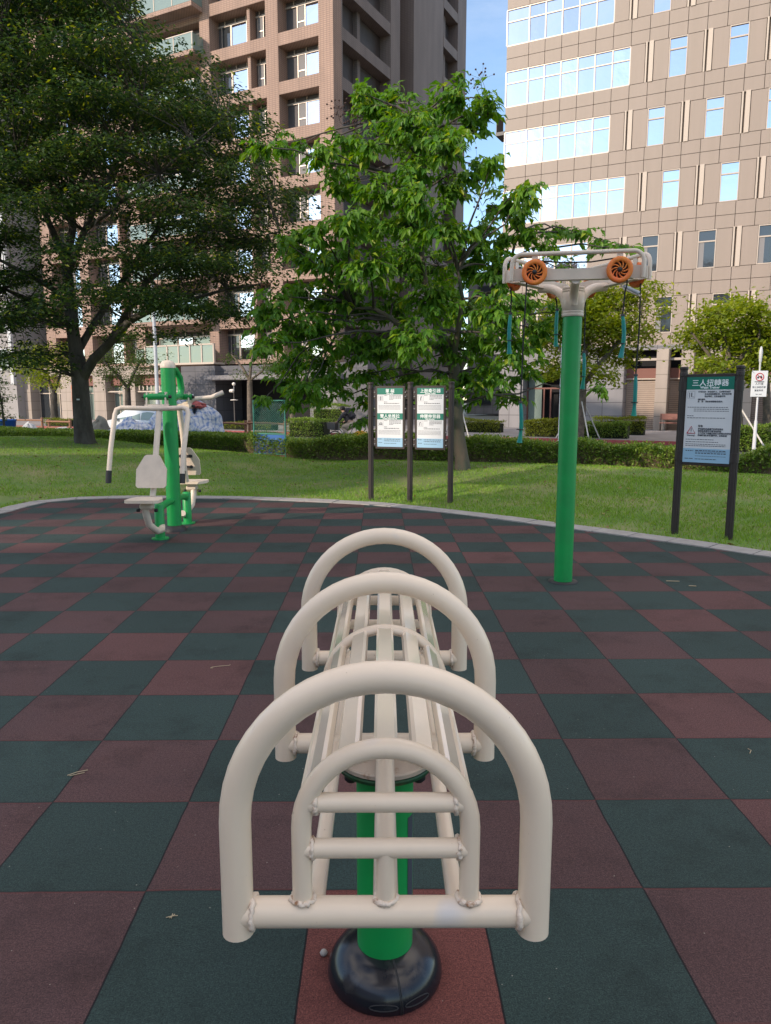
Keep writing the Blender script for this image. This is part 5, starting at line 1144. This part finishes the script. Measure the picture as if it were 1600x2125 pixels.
# no motorcycles sign
b_ = tbase(1572, 27.6, STREET); t = thing('no_parking_sign', 'white no motorcycles sign on a pale pole at the right edge', 'sign', b_, math.atan2(U2.y, U2.x)+R(20))
q_ = b_.length; MB().lathe([(.13, 0), (.13, .05), (.06, .07), (.050, 1.1), (.034, 1.12), (.028, 3.0)], 14).build('pole', M['palepole'], t)
MB().lathe([(.034, 3.0), (.05, 3.05), (.06, 3.35), (.03, 3.5), (0, 3.52)], 12).build('pole_head', M['palepole'], t)
zc_ = 1.46-(798-828)*26*.000642-STREET; sw = .26; MB().box((0, -.05, zc_), (.50, .015, .84), None, .005).build('board', M['swhite'], t)
rg = MB(); pts = [(.12*math.cos(a), -.062, zc_+.22+.12*math.sin(a)) for a in [2*math.pi*i/24 for i in range(24)]]; rg.tube(pts, .014, 6, closed=True); rg.tube([(-.085, -.062, zc_+.305), (.085, -.062, zc_+.135)], .011, 6); rg.build('prohibition_ring', M['red'], t)
mc = MB(); mc.box((0, -.06, zc_+.235), (.13, .002, .03), Matrix.Rotation(R(-12), 3, 'Y')); mc.lathe([(0, 0), (.032, 0)], 12, (-.05, -.0605, zc_+.20), 'y'); mc.lathe([(0, 0), (.032, 0)], 12, (.05, -.0605, zc_+.20), 'y'); mc.box((0, -.06, zc_+.065), (.30, .002, .025)); mc.build('motorcycle_symbol', M['ink'], t)
for i, s_ in enumerate(('人行道', '禁止停放機車', '違者拖吊')): text(s_, .085 if i == 0 else .07, M['ink'], t, (0, -.0595, zc_-.03-.105*i), RX, bold=.001)
text('TEL 1999', .05, M['ink'], t, (0, -.0595, zc_-.36), RX, bold=.001)
# tree stakes
stk = mat('white_stake', (.55, .52, .48), .7); n_ = 0
for (bx, ts, tx, ty, feet, lab) in ((1532, 29, 1530, 835, (1435, 1604, 1560, 1500), 'white support stake'), (1203, 32, 1205, 820, (1157, 1226, 1248), 'white support stake'), (955, 31, 950, 820, (925, 975), 'white support stake')):
    for i, fx in enumerate(feet):
        p = tbase(fx, ts+(-1.0 if i % 2 else .8), STREET if ts < 31 else -.22); q2_ = atY(tx, ty, tbase(bx, ts).y); n_ += 1
        m_ = MB().tube([p, p.lerp(q2_, .5), q2_], .03, 8).build('tree_stake', stk, None, p)
        tag(m_, 'white slanting tree stake number %s' % n_ if False else {1435: 'white slanting tree stake just right of the notice board', 1604: 'white slanting tree stake cut by the right edge', 1560: 'white slanting tree stake behind the no motorcycles sign', 1500: 'white slanting tree stake hidden mostly by the notice board post', 1157: 'white tree stake left of the green pulley post', 1226: 'white tree stake leaning right beside the green pulley post', 1248: 'white tree stake nearest the grey stone wall behind the pulley post', 925: 'pale tree stake left of the globe lamp', 975: 'pale tree stake right of the broadleaf trunk'}[fx], 'tree stake', 'white tree stakes')
# tarpaulin heaps
def tarpmat():
    m = bpy.data.materials.new('checked_tarpaulin'); m.use_nodes = True; nt = m.node_tree; p = nt.nodes['Principled BSDF']; Lk = nt.links.new
    uv = N(nt, 'ShaderNodeTexCoord'); sp = N(nt, 'ShaderNodeSeparateXYZ'); wv = N(nt, 'ShaderNodeTexNoise'); wv.inputs['Scale'].default_value = 1.6; Lk(uv.outputs['Object'], wv.inputs[0])
    ad = N(nt, 'ShaderNodeVectorMath'); ad.operation = 'ADD'; sc_ = N(nt, 'ShaderNodeVectorMath'); sc_.operation = 'SCALE'; sc_.inputs['Scale'].default_value = .8; Lk(wv.outputs['Color'], sc_.inputs[0]); Lk(uv.outputs['Object'], ad.inputs[0]); Lk(sc_.outputs[0], ad.inputs[1]); Lk(ad.outputs[0], sp.inputs[0])
    a = math_(nt, 'GREATER_THAN', math_(nt, 'FRACT', math_(nt, 'MULTIPLY', math_(nt, 'ADD', sp.outputs[0], sp.outputs[1]), 4.5)), .62)
    b = math_(nt, 'GREATER_THAN', math_(nt, 'FRACT', math_(nt, 'MULTIPLY', sp.outputs[2], 4.5)), .62)
    c = mixc(nt, math_(nt, 'MULTIPLY', math_(nt, 'ADD', a, b), .5), (.50, .54, .60), (.13, .22, .44)); Lk(c, p.inputs['Base Color']); p.inputs['Roughness'].default_value = .5
    bn = N(nt, 'ShaderNodeTexNoise'); bn.inputs['Scale'].default_value = 1.8; bn.inputs['Detail'].default_value = 3; bn.inputs['Distortion'].default_value = 1.5; Lk(uv.outputs['Object'], bn.inputs[0]); bb = N(nt, 'ShaderNodeBump'); bb.inputs['Strength'].default_value = 1; bb.inputs['Distance'].default_value = .14; Lk(bn.outputs[0], bb.inputs['Height']); Lk(bb.outputs[0], p.inputs['Normal']); return m
M['tarp'] = tarpmat(); M['tarpw'] = mat('dusty_white_sheet', (.46, .47, .48), .7, 0, (8, .5, .03), (3, (.30, .32, .34), .4, .6)); M['tarpg'] = mat('grey_green_canvas', (.17, .17, .145), .9, 0, (10, .5, .03))
def heap(name, label, px, t_, wx, wy, h, m, seed, cat='tarpaulin heap', flat=.6):
    rd = np.random.default_rng(seed); c = tbase(px, t_, STREET); n = 44; k = 26; V = []; ph = rd.uniform(0, 6, 8)
    for j in range(k):
        q = j/(k-1)
        for i in range(n):
            a = 2*math.pi*i/n; rr = (1-q**2.4)**.5 if q < 1 else 0; rr = max(rr, 0)
            fold = 1+.11*math.sin(a*5+ph[0]+q*3)+.07*math.sin(a*9+ph[1]-q*5)+.05*math.sin(a*17+ph[2]+q*4)+.05*math.sin(q*14+a*2+ph[5])
            zz = h*q**.9*(1+.13*math.sin(a*2+ph[3])+.08*math.sin(a*3+ph[4])+.04*math.sin(a*7+ph[6]+q*6))
            V.append((wx*rr*fold*math.cos(a), wy*rr*fold*math.sin(a), zz))
    F = [(j*n+i, j*n+(i+1) % n, (j+1)*n+(i+1) % n, (j+1)*n+i) for j in range(k-1) for i in range(n)]
    o = npmesh(name, V, F, m, None, (0, 0, 0), True); o.location = c; o.rotation_euler = (0, 0, math.atan2(U2.y, U2.x)); return tag(o, label, cat)
heap('tarpaulin_heap', 'tall heap under blue and white checked tarpaulin right of the chest press post', 402, 20.6, 1.05, .9, 1.62, M['tarp'], 1)
heap('tarpaulin_heap', 'tall part of the covered heap just left of the chest press post', 350, 21.2, .75, .8, 1.40, M['tarp'], 2)
heap('tarpaulin_heap', 'low crumpled blue and white heap in front of the white car', 272, 20.6, 1.45, .8, .98, M['tarp'], 3)
heap('tarpaulin_heap', 'low dusty white sheet beside the thick tree trunk on its left', 135, 20.6, 1.1, .5, .62, M['tarpw'], 4)
heap('canvas_bundle', 'grey green canvas bundle close to the right of the thick trunk', 203, 21, .45, .5, 1.0, M['tarpg'], 5, 'canvas bundle')
heap('tarpaulin_heap', 'small peaked white sheet left of the thick trunk near the blue tub', 56, 20.4, .5, .4, .78, M['tarpw'], 6)
heap('red_bundle', 'red rolled bundle lying on top of the tall tarpaulin heap', 398, 20.6, .55, .3, .22, M['redline'], 7, 'bundle').location.z = STREET+1.5
b_ = tbase(8, 21, STREET); tb_ = MB().lathe([(.0, 0), (.36, 0), (.42, .60), (.44, .60), (.44, .66), (.40, .66), (.36, .1), (0, .1)], 20).build('blue_tub', mat('blue_plastic', (.01, .10, .42), .4), None, (0, 0, 0)); tb_.location = b_+Vector((0, 0, .3)); tag(tb_, 'blue plastic tub at the left edge beyond the hedge', 'tub')
# wooden fence pieces
def wfence(label, p0, p1, t_, h=.98, cap=False):
    a, b = tbase(p0, t_, STREET), tbase(p1, t_, STREET); L_ = (b-a).length; r = thing('wooden_fence', label, 'fence', a, math.atan2(b.y-a.y, b.x-a.x), 'wooden fence sections'); n = max(2, int(L_/1.7)+1)
    for i in range(n):
        m_ = MB(); x = L_*i/(n-1); m_.tube([(x, 0, 0), (x+.01, 0, h+.06)], .055, 8); m_.build('post', M['wood'], r)
    for z in (.25, .58, h-.06): m_ = MB(); m_.tube([(-.1, -.05, z+random.uniform(-.02, .02)), (L_*.5, -.05, z+random.uniform(-.03, .03)), (L_+.1, -.05, z+random.uniform(-.02, .02))], .04, 7); m_.build('rail', M['wood'], r)
wfence('three rail wooden fence right of the tall tarpaulin heap', 436, 508, 22)
wfence('three rail wooden fence behind the green mesh panel', 516, 590, 22.4)
wfence('wooden fence section left of the thick trunk beyond the hedge', 20, 84, 22.4, .95)
wfence('wooden fence section touching the thick trunk on its left', 98, 142, 22.2, .9)
wfence('wooden fence section behind the low blue tarpaulin', 200, 262, 24, .9)
# green mesh panel with blue board
a, b = ont(527, 900, 15.30), ont(592, 900, 15.30); L_ = .78; zt_p = 1.44; zb_p = .12
r = thing('mesh_panel', 'green framed wire mesh panel with a blue board below, standing in the hedge', 'fence panel', (a.x, a.y, 0), math.atan2(b.y-a.y, b.x-a.x)); L_ = math.hypot(b.x-a.x, b.y-a.y)
gm = mat('sea_green_metal', (.05, .25, .21), .5); f = MB()
for x in (0, L_): f.tube([(x, 0, 0), (x, 0, zt_p)], .018, 8)
for z in (zt_p-.01, .60, .10): f.tube([(0, 0, z), (L_, 0, z)], .015, 8)
f.build('frame', gm, r); w_ = MB(); st__ = .055; hh_ = zt_p-.60; i = -int(hh_/st__)
while i*st__ < L_:
    for sg_ in (1, -1):
        x0 = i*st__; pa, pb = [x0, .60], [x0+hh_, zt_p]
        if pa[0] < 0: pa = [0, .60-x0]
        if pb[0] > L_: pb = [L_, .60+(L_-x0)]
        if pb[1] > pa[1]+.01:
            fx = (lambda x: x) if sg_ > 0 else (lambda x: L_-x); w_.tube([(fx(pa[0]), .002*sg_, pa[1]), (fx(pb[0]), .002*sg_, pb[1])], .0028, 4, caps=False)
    i += 1
w_.build('wire_mesh', gm, r); MB().box((L_/2, 0, .35), (L_-.04, .012, .46)).build('blue_board', mat('blue_board', (.01, .11, .40), .5, 0, None, (8, (.10, .22, .45), .55, .7)), r)
# bench between the pilasters of the office building
q_ = W(spx(1392, TB-1.4, 860), TB-1.4, -.22); r = thing('street_bench', 'brown bench in front of the shutter left of the notice board', 'bench', q_, math.atan2(U2.y, U2.x))
MB().box((0, 0, .42), (1.1, .35, .05), None, .01).build('seat', M['rustband'], r); MB().box((0, .18, .75), (1.1, .04, .32), None, .01).build('backrest', M['rustband'], r)
for x in (-.5, .5): MB().box((x, 0, .2), (.05, .34, .4)).box((x, .18, .5), (.04, .045, .75)).build('leg', M['brownpost'], r)
# white car
wp = mat('white_car_paint', (.62, .66, .70), .25, 0, None, None, None, .6)
p = ont(228, 860, 23.5); q_ = st(p); r = thing('parked_car', 'white hatchback parked behind the tarpaulin heaps, its nose to the left', 'car', W(q_[0]+2.1, 23.5, STREET), math.atan2(U2.y, U2.x))
prof = [(-2.08, .32), (-2.12, .55), (-2.02, .72), (-1.7, .86), (-1.05, .98), (-.35, 1.40), (.1, 1.47), (1.0, 1.46), (1.55, 1.36), (1.98, 1.02), (2.08, .80), (2.10, .35)]
V = []; F = []; cols_ = [(-.86, .90), (-.80, 1.0), (-.4, 1.03), (.4, 1.03), (.80, 1.0), (.86, .90)]
for y, k in cols_:
    for x, z in prof: V.append((x*(.985 if abs(y) > .85 else 1), y*(1 if z < 1.0 else .86), z if z < .9 else .9+(z-.9)*(k if abs(y) < .81 else .97)))
m = len(prof)
for i in range(len(cols_)-1):
    for j in range(m-1): F.append((i*m+j, i*m+j+1, (i+1)*m+j+1, (i+1)*m+j))
mb_ = MB(); mb_.add(V, F, True); mb_.add(V[:m], [tuple(range(m))]); mb_.add(V[-m:], [tuple(range(m-1, -1, -1))]); mb_.add(V, [(0, (len(cols_)-1)*m, (len(cols_))*m-1, m-1)]); mb_.build('body', wp, r)
for y in (-1, 1):
    g_ = MB(); o_ = [(-.98, .98), (-.32, 1.36), (.1, 1.42), (.5, 1.42), (.5, .98)]; g_.prism(o_, y*.775, y*.80, lambda u, v, w: (u, w*(1-(v-.98)*.22)+(.06*y if v < 1.0 else .0), v)); g_.prism([(.56, .98), (.56, 1.42), (1.0, 1.41), (1.42, 1.30), (1.62, .98)], y*.775, y*.80, lambda u, v, w: (u, w*(1-(v-.98)*.22)+(.06*y if v < 1.0 else .0), v)); g_.build('side_window', M['glassgr'], r)
    MB().box((-.75, y*.97, 1.0), (.16, .14, .11), None, .03).build('mirror', M['darkframe'], r); MB().box((-1.98, y*.62, .70), (.16, .34, .12), None, .03).build('headlight', M['swhite'], r)
    for x in (-1.32, 1.30):
        w_ = MB().lathe([(.0, -.1), (.20, -.1), (.31, -.09), (.33, -.05), (.33, .05), (.31, .09), (.0, .09)], 22, (x, y*.80, .33), 'y').build('wheel', M['rubber'], r)
        MB().lathe([(0, -.02), (.19, -.02), (.20, .0)], 16, (x, y*.905, .33), 'y').build('rim', M['silver'], w_)
g_ = MB(); g_.add([(-1.03, -.68, 1.0), (-1.03, .68, 1.0), (-.38, .60, 1.385), (-.38, -.60, 1.385)], [(0, 1, 2, 3)]); g_.v = [(x-.012, y, z+.012) for x, y, z in g_.v]; g_.build('windscreen', M['glassgr'], r)
# ---------------- cyclist
cpos = ont(722, 880, 23.2); cs, ct = st(cpos); crz = math.atan2(-U2.y, -U2.x)   # travels towards -U
bk = thing('bicycle', 'city bicycle with a front basket and yellow rear mudguard under the rider', 'bicycle', W(cs, ct, STREET), crz, None)
bm_ = mat('bicycle_frame_paint', (.50, .50, .48), .4); yl = mat('yellow_plastic', (.75, .38, .03), .4)
for x in (.54, -.52):
    n_w = MB(); n_w.tube([(x+.325*math.cos(a), 0, .34+.325*math.sin(a)) for a in [2*math.pi*i/28 for i in range(28)]], .02, 8, closed=True); w_ = n_w.build('wheel', M['rubber'], bk)
    s__ = MB()
    for i in range(14): a = 2*math.pi*i/14; s__.tube([(x, 0, .34), (x+.31*math.cos(a), 0, .34+.31*math.sin(a))], .0018, 3)
    s__.build('spokes', M['silver'], w_)
MB().tube([(0, 0, .30), (-.20, 0, .80)], .02, 8).tube([(0, 0, .30), (.36, 0, .78)], .024, 8).tube([(-.52, 0, .34), (-.14, 0, .62)], .014, 8).tube([(0, 0, .30), (-.52, 0, .34)], .014, 8).tube([(.54, 0, .34), (.42, 0, .66), (.36, 0, .95)], .018, 8).build('frame', bm_, bk)
MB().box((-.20, 0, .86), (.26, .15, .06), None, .02).build('saddle', M['rubber'], bk)
MB().tube([(.28, -.28, .98), (.36, -.2, .99), (.37, 0, .97), (.36, .2, .99), (.28, .28, .98)], .014, 8).build('handlebar', M['rubber'], bk)
bs = MB(); bs.prism([(.45, .70), (.75, .74), (.80, .98), (.43, .98)], -.17, .17, lambda u, v, w: (u, w, v)); bs.build('basket', M['darkframe'], bk)
mg = MB(); P = []
for i in range(13):
    a = R(15+165*i/12); P.append((-.52+.37*math.cos(a), .34+.37*math.sin(a)))
mg.prism(P+[(-.52+.18*math.cos(R(170-150*i/8)), .34+.18*math.sin(R(170-150*i/8))) for i in range(9)], -.035, .035, lambda u, v, w: (u, w, v)); mg.build('mudguard', yl, bk)
cr_ = MB(); cr_.tube([(.0, -.06, .30), (.10, -.07, .18)], .012, 6).tube([(.0, .06, .30), (-.10, .07, .42)], .012, 6).box((.12, -.11, .17), (.09, .09, .02)).box((-.12, .11, .43), (.09, .09, .02)); cr_.build('pedals', M['rubber'], bk)
def skin(name, pts, edges, radii, m, parent, sub=2):
    me = bpy.data.meshes.new(name); me.from_pydata([tuple(p) for p in pts], edges, []); o = bpy.data.objects.new(name, me); COL.objects.link(o)
    sk = o.modifiers.new('s', 'SKIN'); sk.use_smooth_shade = True; ss = o.modifiers.new('u', 'SUBSURF'); ss.levels = ss.render_levels = sub
    for i, v in enumerate(me.skin_vertices[0].data): v.radius = radii[i] if isinstance(radii[i], tuple) else (radii[i], radii[i]); v.use_root = (i == 0)
    dg = bpy.context.evaluated_depsgraph_get(); n = bpy.data.meshes.new_from_object(o.evaluated_get(dg)); bpy.data.objects.remove(o); n.materials.clear(); n.materials.append(m); n.polygons.foreach_set('use_smooth', [True]*len(n.polygons))
    r_ = bpy.data.objects.new(name, n); COL.objects.link(r_); r_.parent = parent; return r_
pe = thing('person', 'cyclist in a dark grey jacket and beige trousers leaning forward on the bicycle', 'person', W(cs, ct, STREET), crz)
sknm = mat('skin', (.42, .26, .19), .55); jk = mat('dark_grey_jacket', (.045, .042, .05), .8); trm = mat('beige_trousers', (.42, .34, .27), .8); hr = mat('black_hair', (.012, .010, .010), .7)
pts = [(-.17,0,.93), (-.08,0,1.08), (.03,0,1.22), (.11,0,1.30), (.17,0,1.36), (.215,0,1.43),
       (.08,-.19,1.27), (.20,-.24,1.08), (.30,-.26,.99), (.08,.19,1.27), (.20,.24,1.08), (.30,.26,.99),
       (-.15,-.11,.91), (.20,-.12,.68), (.12,-.11,.28), (.22,-.11,.22), (-.15,.11,.91), (.16,.12,.82), (-.10,.11,.50), (.01,.11,.46)]
ed = [(0,1),(1,2),(2,3),(3,4),(4,5),(3,6),(6,7),(7,8),(3,9),(9,10),(10,11),(0,12),(12,13),(13,14),(14,15),(0,16),(16,17),(17,18),(18,19)]
rd_ = [.13,.125,.14,.12,.055,.085,.06,.042,.028,.06,.042,.028,.09,.06,.04,.03,.09,.06,.04,.03]
pts.append((.245, 0, 1.50)); ed.append((5, 20)); rd_.append(.07)
for sy, w0 in ((-1, 8), (1, 11)):       # fingers curled round the grip, thumb inside
    wx, wy, wz = pts[w0]
    for k in range(4):
        b0 = len(pts); y_ = wy+sy*(-.03+.02*k); pts += [(wx+.04, y_, wz+.015), (wx+.065, y_, wz+.0), (wx+.05, y_, wz-.03)]; ed += [(w0, b0), (b0, b0+1), (b0+1, b0+2)]; rd_ += [.010, .009, .008]
    b0 = len(pts); pts += [(wx+.01, wy-sy*.035, wz+.0), (wx+.035, wy-sy*.045, wz-.02)]; ed += [(w0, b0), (b0, b0+1)]; rd_ += [.011, .009]
bd = skin('body', pts, ed, rd_, sknm, pe, 1)
skin('jacket', [(-.10,0,1.0), (-.06,0,1.08), (.04,0,1.22), (.12,0,1.31), (.155,0,1.345), (.08,-.19,1.28), (.20,-.245,1.09), (.275,-.258,1.01), (.08,.19,1.28), (.20,.245,1.09), (.275,.258,1.01)], [(0,1),(1,2),(2,3),(3,4),(3,5),(5,6),(6,7),(3,8),(8,9),(9,10)], [.15,.145,.16,.125,.07,.075,.055,.04,.075,.055,.04], jk, pe)
skin('trousers', [(-.15,0,.99), (-.18,0,.92), (-.14,-.11,.90), (.20,-.12,.69), (.13,-.11,.34), (-.14,.11,.90), (.17,.12,.83), (-.08,.11,.55)], [(0,1),(1,2),(2,3),(3,4),(1,5),(5,6),(6,7)], [.14,.145,.11,.085,.065,.11,.085,.065], trm, pe)
hb = MB(); hb.lathe([(0, -.02), (.075, 0), (.098, .04), (.098, .09), (.075, .13), (.03, .15), (0, .152)], 16, (.205, 0, 1.42), rot=Matrix.Rotation(R(12), 3, 'Y')); hb.build('hair', hr, pe)
fc = MB(); fc.lathe([(0, -.02), (.012, -.01), (.014, .01), (0, .03)], 8, (.325, 0, 1.455)); fc.lathe([(0, -.02), (.012, -.01), (.012, .01), (0, .02)], 8, (.22, .10, 1.46)); fc.lathe([(0, -.02), (.012, -.01), (.012, .01), (0, .02)], 8, (.22, -.10, 1.46)); fc.build('nose_and_ears', sknm, pe)
ey = MB()
for y in (-.032, .032): ey.lathe([(0, -.008), (.009, 0), (0, .008)], 8, (.312, y, 1.482))
ey.box((.315, 0, 1.415), (.006, .045, .008)); ey.build('eyes_and_mouth', hr, pe)
for y_, x_, z_ in ((-.11, .18, .21), (.11, -.03, .45)): MB().box((x_+.02, y_, z_-.01), (.26, .09, .08), None, .03).build('shoe', hr, pe)
bp_ = MB(); bp_.box((-.10, 0, 1.31), (.20, .30, .46), Matrix.Rotation(R(42), 3, 'Y'), .06); o = bp_.build('backpack', mat('black_backpack', (.015, .015, .025), .8), None, (0, 0, 0)); o.location = W(cs, ct, STREET); o.rotation_euler = (0, 0, crz); tag(o, "black backpack on the cyclist's back", 'backpack')
# ---------------- litter on the rubber floor
dry = mat('dry_grass_straw', (.42, .34, .22), .9)
def litter(label, px, py, segs, r=.0016, name='dry_twig'):
    p = onz(px, py, 0); mb = MB()
    for sgm in segs: mb.tube([(x, y, z) for x, y, z in sgm], r, 5)
    o = mb.build(name, dry, None, (0, 0, 0)); o.location = p; tag(o, label, 'twig')
litter('thin dry twig on a red tile left of the middle arch', 455, 1385, [[(-.045, -.02, .003), (-.04, -.005, .004), (0, .004, .006), (.05, .018, .005), (.055, .03, .004)], [(-.045, -.02, .003), (-.03, -.015, .004)]])
litter('small dry seed husk on the dark tile left of the near arch', 357, 1904, [[(-.016, -.004, .003), (0, 0, .005), (.016, .003, .004)], [(0, -.007, .003), (0, .008, .006)], [(-.006, -.006, .003), (.007, .006, .006)]], .0013, 'seed_husk')
litter('pale dry stem beside the seam on a red tile at the left', 160, 1605, [[(-.03, -.02, .003), (0, 0, .006), (.035, .02, .004)], [(-.02, -.024, .003), (.03, .0, .004)]])
litter('straw piece on the tiles far right of the pulley post', 1396, 1207, [[(-.05, .01, .004), (.05, -.01, .005)]], .004)
litter('short straw on the tiles at the right, near the other straw', 1437, 1217, [[(-.025, .01, .004), (.025, -.01, .005)]], .004)
litter('curled straw on the dark tile at the right edge', 1556, 1560, [[(-.01, -.02, .003), (.005, 0, .006), (.002, .02, .004)]])
pb_ = MB().lathe([(0, 0), (.009, .002), (.011, .008), (.007, .014), (0, .016)], 8).build('pebble', M['curb'], None, (0, 0, 0)); pb_.location = onz(672, 1982, 0); tag(pb_, 'tiny pale pebble left of the black base cover', 'pebble')
# parapets end
for o in COL.objects:
    if o.type == 'MESH' and o.parent is None and 'category' not in o.keys() and 'kind' not in o.keys(): print('UNTAGGED', o.name)
